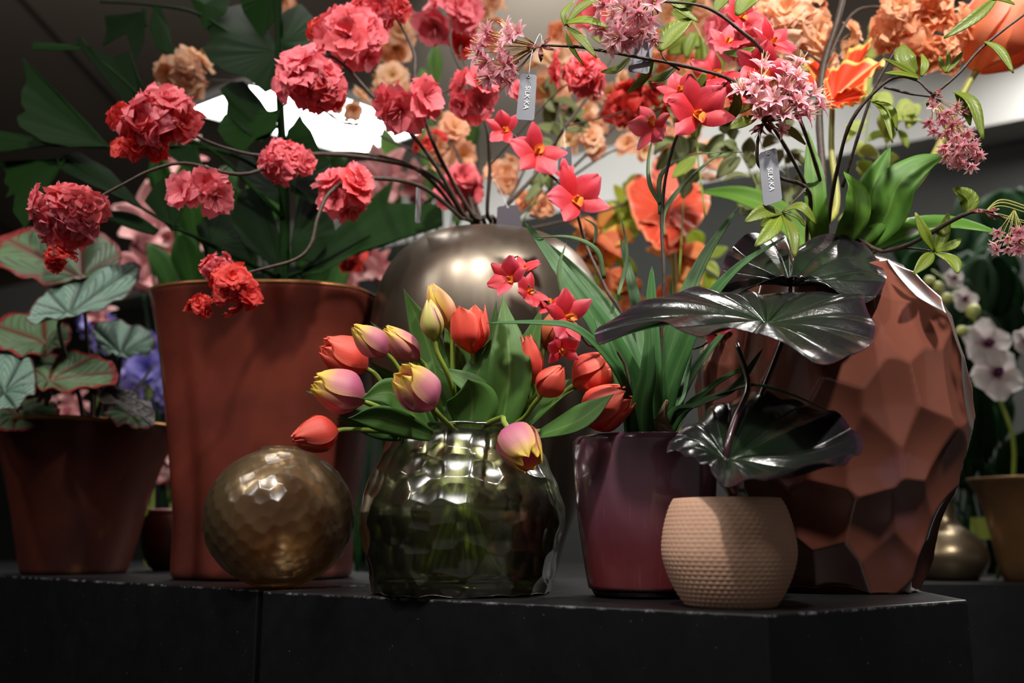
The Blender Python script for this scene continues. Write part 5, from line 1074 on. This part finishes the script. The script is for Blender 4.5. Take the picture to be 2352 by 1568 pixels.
cluster(rb, 1750, 15, 52, 1.5, FRP, 8, 0.5, 1, 1, None, 37)
cluster(rb, 1930, 95, 44, 1.46, OB, 6, 0.5, 1, 1, None, 38)
cluster(rb, 1800, 165, 50, 1.5, OB, 8, 0.5, 1, 1, None, 39)
pbranch('apricot blossom spray filling the gaps behind the red orchids at the top', [(1140, 540, 1.6), (1300, 400, 1.8), (1450, 250, 1.85), (1560, 120, 1.88), (1600, -20, 1.9)],
        [(1590, 45, 56, 1.88, 9), (1530, 20, 40, 1.9, 6, dict(m=FRP)), (1500, 110, 46, 1.88, 7, dict(m=OB+FRO)), (1600, 190, 50, 1.86, 8, dict(m=OB+FRO)), (1400, 200, 40, 1.9, 5), (1330, 250, 46, 1.85, 7)])
pbranch('apricot blossom spray low on the right, behind the silver tag', [(1150, 540, 1.62), (1400, 480, 1.9), (1600, 400, 2.0), (1700, 300, 2.0)],
        [(1560, 300, 60, 2.0, 9, dict(m=FRO)), (1620, 360, 50, 2.0, 7), (1700, 240, 46, 2.0, 6, dict(m=FRO)), (1230, 470, 40, 1.75, 5, dict(m=FRO))])
# ------------------------------------------------------------------ sprigs further back
def sprig(name, label, cat, spine, leaves_n, length, w_, mat, spread, Y, group=None, seed=0, stem=0.0016):
    rs = np.random.RandomState(seed); P = [W(x, y, Y) for x, y in spine]; t = thing(name, label, cat, P[0], group)
    tube('stem', P, [stem, stem*0.6], M_STALK, t, n=5*len(P), seg=6); c = catmull(P, 60)
    for i in range(leaves_n):
        p = c[int((0.25+0.75*i/leaves_n)*59)]; a = rs.rand()*6.28; d = np.array([math.cos(a)*spread, (rs.rand()-0.6)*0.8, math.sin(a)*spread+0.25]); d = nz(d)
        L = length*(0.7+0.6*rs.rand()); off = nz(d+(rs.rand(3)-0.5)*0.6)
        PP = [p+off*length*0.1, p+d*L*0.5+(rs.rand(3)-0.5)*L*0.1, p+d*L*0.95+np.array([0, 0, -L*0.25*rs.rand()])]
        V, Fc, uv = ribbon_geo(PP, w_*(0.7+0.6*rs.rand()), np.array([rs.rand()-0.5, -1, rs.rand()*0.8]), fold=0.3, tw=(rs.rand()-0.5, rs.rand()-0.5), nu=8, nv=5, prof=LFP, seed=i)
        o = part('leaf', V, Fc, mat, t, uv); solidify(o, 0.0006)
    return t
KB = (1990, 560)
sprig('lime_sprig', 'sprig of pale lime leaves before the white bulkhead, right of the dark stems', 'foliage', [(1960, 600), (2000, 450), (2050, 300), (2130, 230)], 18, 0.055, 0.016, M_PALE, 1.0, 1.62, None, 3)
sprig('lime_sprig', 'upright sprig of pale leaves above the ragged tulip petals', 'foliage', [(1950, 600), (1985, 350), (2000, 200), (1995, 60)], 12, 0.045, 0.014, M_PALE, 0.9, 1.66, None, 5)
sprig('sage_sprig', 'sprig of greyish sage leaves behind the silver tag', 'foliage', [(1800, 640), (1760, 480), (1700, 350), (1640, 270)], 22, 0.045, 0.011, M_SAGE, 1.0, 1.55, None, 8)
sprig('sage_sprig', 'second sage sprig left of the tall dark stem with thin leaves', 'foliage', [(1820, 640), (1820, 480), (1800, 350), (1790, 290)], 16, 0.045, 0.010, M_SAGE, 0.9, 1.6, None, 9)
M_AUT = m_leaf('autumn_leaf', C(232, 140, 96), C(226, 110, 70), C(240, 190, 140), 0.55, 0.4, rnd=(C(236, 190, 90), 0.9))
M_YG = m_leaf('yellow_green_leaf', C(206, 206, 60), C(170, 186, 50), C(226, 226, 130), 0.5, 0.45, rnd=(C(120, 150, 50), 0.8))
sprig('autumn_sprig', 'sprig of salmon autumn leaves left of the tall orchid stem', 'foliage', [(1450, 900), (1420, 720), (1390, 600), (1370, 520)], 30, 0.06, 0.022, M_AUT, 1.0, 1.95, None, 12)
sprig('autumn_sprig', 'sprig of salmon autumn leaves right of the tall orchid stem', 'foliage', [(1520, 900), (1550, 720), (1560, 600), (1540, 540)], 24, 0.06, 0.020, M_AUT, 1.0, 2.0, None, 13)
sprig('yellow_sprig', 'sprig of yellow green leaves below the bulkhead in the centre', 'foliage', [(1420, 900), (1400, 650), (1420, 520), (1450, 440)], 22, 0.06, 0.018, M_YG, 1.0, 2.1, None, 14)
sprig('yellow_sprig', 'sprig of yellow green leaves between the orange bloom and the dark leaves', 'foliage', [(1600, 900), (1620, 700), (1610, 560)], 14, 0.055, 0.018, M_YG, 1.0, 2.05, None, 15)
sprig('sage_sprig', 'olive leafy sprig behind the red orchids left of the broad pink head', 'foliage', [(1560, 640), (1570, 400), (1540, 260), (1480, 170)], 22, 0.05, 0.012, M_SAGE, 1.0, 1.62, None, 16)
sprig('sage_sprig', 'olive leafy sprig hanging left of the dark tag between apricot blossoms', 'foliage', [(1180, 540), (1260, 400), (1290, 280), (1240, 200)], 18, 0.05, 0.012, M_SAGE, 1.0, 1.7, None, 17)
sprig('lime_sprig', 'sprig of lime leaves at the top between the pink heads', 'foliage', [(1620, 500), (1600, 300), (1620, 120), (1560, 0)], 16, 0.05, 0.013, M_LIME, 1.0, 1.5, None, 18)
# big orange amaryllis bloom
am = thing('orange_amaryllis', 'large blurred orange amaryllis bloom behind the curling grass blades', 'flower', W(1560, 1250, 1.9))
tube('stem', PX([(1560, 1250), (1552, 800), (1545, 560), (1540, 500)], 1.9), [0.006, 0.005], M_YSTALK, am, n=20, seg=8)
def ap(cen, pts, seed, mat): return blade('petal', W(*cen), PX(pts), mat, am, nr=7, nb=70, relief=0.002, nveins=5, ruffle=0.004, thick=0.001, seed=seed, wav=0.012)
M_AMA = m_radial('amaryllis_petal', C(236, 96, 62), C(226, 74, 48), C(240, 130, 90), C(244, 150, 110), 0.5, 30, 0.12, 0.3, sec=False)
M_AMP = m_radial('salmon_petal', C(240, 140, 116), C(236, 116, 100), C(244, 180, 150), C(246, 180, 150), 0.5, 30, 0.12, 0.3, sec=False)
ap((1535, 480, 1.86), [(1440, 440, 1.92), (1480, 425, 1.94), (1530, 440, 1.92), (1540, 500, 1.84), (1500, 560, 1.80), (1470, 520, 1.84), (1450, 490, 1.88)], 1, M_AMA)
ap((1540, 480, 1.86), [(1530, 450, 1.9), (1580, 430, 1.94), (1625, 450, 1.92), (1620, 500, 1.88), (1580, 540, 1.82), (1535, 560, 1.8)], 2, M_AMA)
ap((1540, 470, 1.86), [(1500, 430, 1.9), (1502, 360, 1.94), (1540, 340, 1.95), (1580, 350, 1.94), (1600, 400, 1.92), (1560, 450, 1.88)], 3, M_AMP)
ap((1538, 490, 1.85), [(1470, 520, 1.84), (1500, 510, 1.82), (1560, 520, 1.80), (1570, 570, 1.80), (1510, 575, 1.8)], 4, M_AMA)
cluster(am, 1545, 310, 40, 1.92, FRP, 6, 0.6, 1, 1, None, 41)

# rear right: white orchid and shaded foliage
wo = thing('white_orchid', 'white orchid with purple throat and lime buds behind the scalloped vase', 'plant', W(2290, 1340, 2.3))
tube('stem', [W(2290, 1340, 2.3)]+PX([(2330, 1050), (2290, 900), (2240, 740), (2190, 660), (2140, 620)], 2.2), [0.005, 0.004, 0.0025], M_STALK, wo, n=30, seg=7)
ge = petal_geo(1.0, 0.55, 0.4, 0.0, 8, 7, 0.4, -0.15, 0.04, 0, 5, 0.25); ME_WO = meshdata('white_orchid_petal', ge[0], ge[1], M_WHITEF, ge[2])
M_THROAT = m_petal('purple_throat', [(0, C(120, 40, 90)), (1, C(96, 30, 76))], None, 0.5, 0.2); ME_WL = ME_LIP.copy(); ME_WL.materials.clear(); ME_WL.materials.append(M_THROAT)
for x, y, r, roll in ((2262, 790, 62, 0.2), (2285, 860, 66, 0.9), (2215, 690, 34, 1.5), (2190, 640, 26, 0.4), (2355, 785, 36, 0.1)):
    M = frame(W(x, y, 2.17), (0.1, -1, 0.1), r*MP(2.17), roll); k = inst('orchid_flower', ME_WL, M, wo)
    for a in range(5): inst('petal', ME_WO, M @ Matrix.Rotation(a*1.2566, 4, 'Z'), k)
M_BUD = m_plain('lime_bud', C(206, 214, 130), 0.5)
for x, y, r in ((2135, 645, 13), (2155, 660, 14), (2175, 685, 15), (2235, 715, 18), (2210, 760, 14)):
    bp = [(0.001, -1.0), (0.55, -0.8), (0.9, -0.2), (0.75, 0.5), (0.3, 0.95), (0.001, 1.05)]; V, Fc, uv = revolve(0, 0, dense(bp, 14), 14); Mx = frame(W(x, y, 2.16), (rng.uniform(-1, 1), -0.3, rng.uniform(0, 1)), r*MP(2.16))
    part('bud', [Mx @ Vector(p) for p in V], Fc, M_BUD, wo, uv)
def bush(label, x0, x1, y0, y1, Y, n_, L, w_, mat, seed, basex, group='shaded foliage plants at the back'):
    rs = np.random.RandomState(seed); b = W(basex, 1345, Y); t = thing('foliage_plant', label, 'plant', b, group)
    for i in range(n_):
        tx, ty = x0+(x1-x0)*rs.rand(), y0+(y1-y0)*rs.rand(); tip = W(tx, ty, Y+(rs.rand()-0.5)*0.3)
        mid = (b+tip)/2+np.array([(rs.rand()-0.5)*0.1, 0, 0.06]); d = nz(tip-mid); st = tip-d*L*(0.7+0.5*rs.rand())
        tube('stalk', [b+(rs.rand(3)-0.5)*0.04, mid*0.6+st*0.4, st], [0.003, 0.0022], M_BGLEAF, t, n=12, seg=5)
        V, Fc, uv = ribbon_geo([st, (st+tip)/2+np.array([0, 0, 0.01]), tip], w_*(0.7+0.6*rs.rand()), np.array([rs.rand()-0.5, -1, 0.6]), fold=0.3, tw=(rs.rand()*0.8-0.4, rs.rand()*0.8-0.4), nu=12, nv=5, prof=LFP, seed=i)
        o = part('leaf', V, Fc, mat, t, uv); solidify(o, 0.001)
    return t
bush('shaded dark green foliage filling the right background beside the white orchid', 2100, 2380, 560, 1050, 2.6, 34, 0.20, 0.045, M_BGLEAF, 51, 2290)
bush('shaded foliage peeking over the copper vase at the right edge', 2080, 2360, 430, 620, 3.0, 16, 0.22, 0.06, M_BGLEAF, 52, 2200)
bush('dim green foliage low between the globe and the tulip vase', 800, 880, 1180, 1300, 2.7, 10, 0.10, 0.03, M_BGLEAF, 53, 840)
bush('bright green foliage behind the palm, left of the bronze vase', 330, 820, 320, 620, 2.3, 30, 0.13, 0.028, M_MIDGREEN, 54, 600)
bush('bright green leaves behind the coral blossoms at the top', 880, 1120, 90, 420, 2.5, 12, 0.13, 0.028, M_BROAD, 55, 980)
# rear left: blush lilies and violet flowers
GL = 'blush lilies behind the terracotta vase'
def lily(label, heads, base, Y, seed):
    rs = np.random.RandomState(seed); t = thing('blush_lily', label, 'flower', W(base[0], base[1], Y), GL)
    for x, y, r in heads:
        tube('stem', [W(base[0], base[1], Y), W((base[0]+x)/2+10, (base[1]+y)/2, Y), W(x, y+r*0.8, Y)], [0.005, 0.004], M_BGLEAF, t, n=14, seg=7)
        for k in range(6):
            a = k*1.047+rs.rand()*0.5; dx, dy = math.cos(a)*r, math.sin(a)*r*0.9-r*0.3
            V, Fc, uv = ribbon_geo([W(x, y+r*0.7, Y), W(x+dx*0.4, y+dy*0.5+r*0.1, Y-0.02), W(x+dx, y+dy, Y-0.05)], r*0.36*MP(Y), np.array([math.cos(a)*0.4, -1, 0.4]), fold=0.3, tw=(0, 0.4), nu=10, nv=5, prof=LFP, seed=k)
            o = part('petal', V, Fc, M_PINKBG, t, uv); solidify(o, 0.001)
    return t
lily('tall blush lily between the palm leaves, left of centre', [(345, 520, 90), (470, 480, 80)], (420, 1320), 2.45, 61)
lily('blush lily low over the terracotta rim at far left', [(330, 620, 70), (400, 580, 70)], (380, 1320), 2.6, 62)
lily('blush lily high among the palm fronds', [(420, 370, 60), (500, 560, 60)], (470, 1320), 2.7, 63)
lily('blush lily between palm and bronze vase', [(880, 420, 80), (960, 430, 55)], (860, 1320), 2.5, 64)
lily('blush lily stems low behind the terracotta vase, right side', [(740, 560, 50), (800, 640, 60), (870, 620, 45)], (820, 1320), 2.5, 65)
lily('small salmon lily behind the begonia', [(225, 720, 45), (170, 930, 40)], (220, 1320), 2.7, 66)
GV = 'violet flower heads behind the begonia'
def violet(label, x, y, r, Y, n_, mesh=None):
    t = thing('violet_flower', label, 'flower', W(x, 1320, Y), GV)
    tube('stem', PX([(x, 1320), (x+6, (1320+y)/2), (x, y)], Y), [0.005, 0.004], M_STALK, t, n=14, seg=7)
    cluster(t, x, y, r, Y, mesh or OBV, n_, 0.5, 1, 1, None, int(x), 'flower_head', 'floret')
violet('violet flower head between begonia and terracotta vase, upper', 335, 800, 46, 2.7, 12)
violet('violet flower head between begonia and terracotta vase, lower', 345, 880, 60, 2.65, 16)
violet('violet flower head behind the upper begonia leaves', 222, 755, 40, 2.8, 9)
violet('pale blush flower head in the gap between the two rust pots', 385, 1060, 50, 2.6, 12, OBPK)
violet('pale blush flower head just above the dark rust pot', 150, 960, 50, 2.6, 10, OBPK)
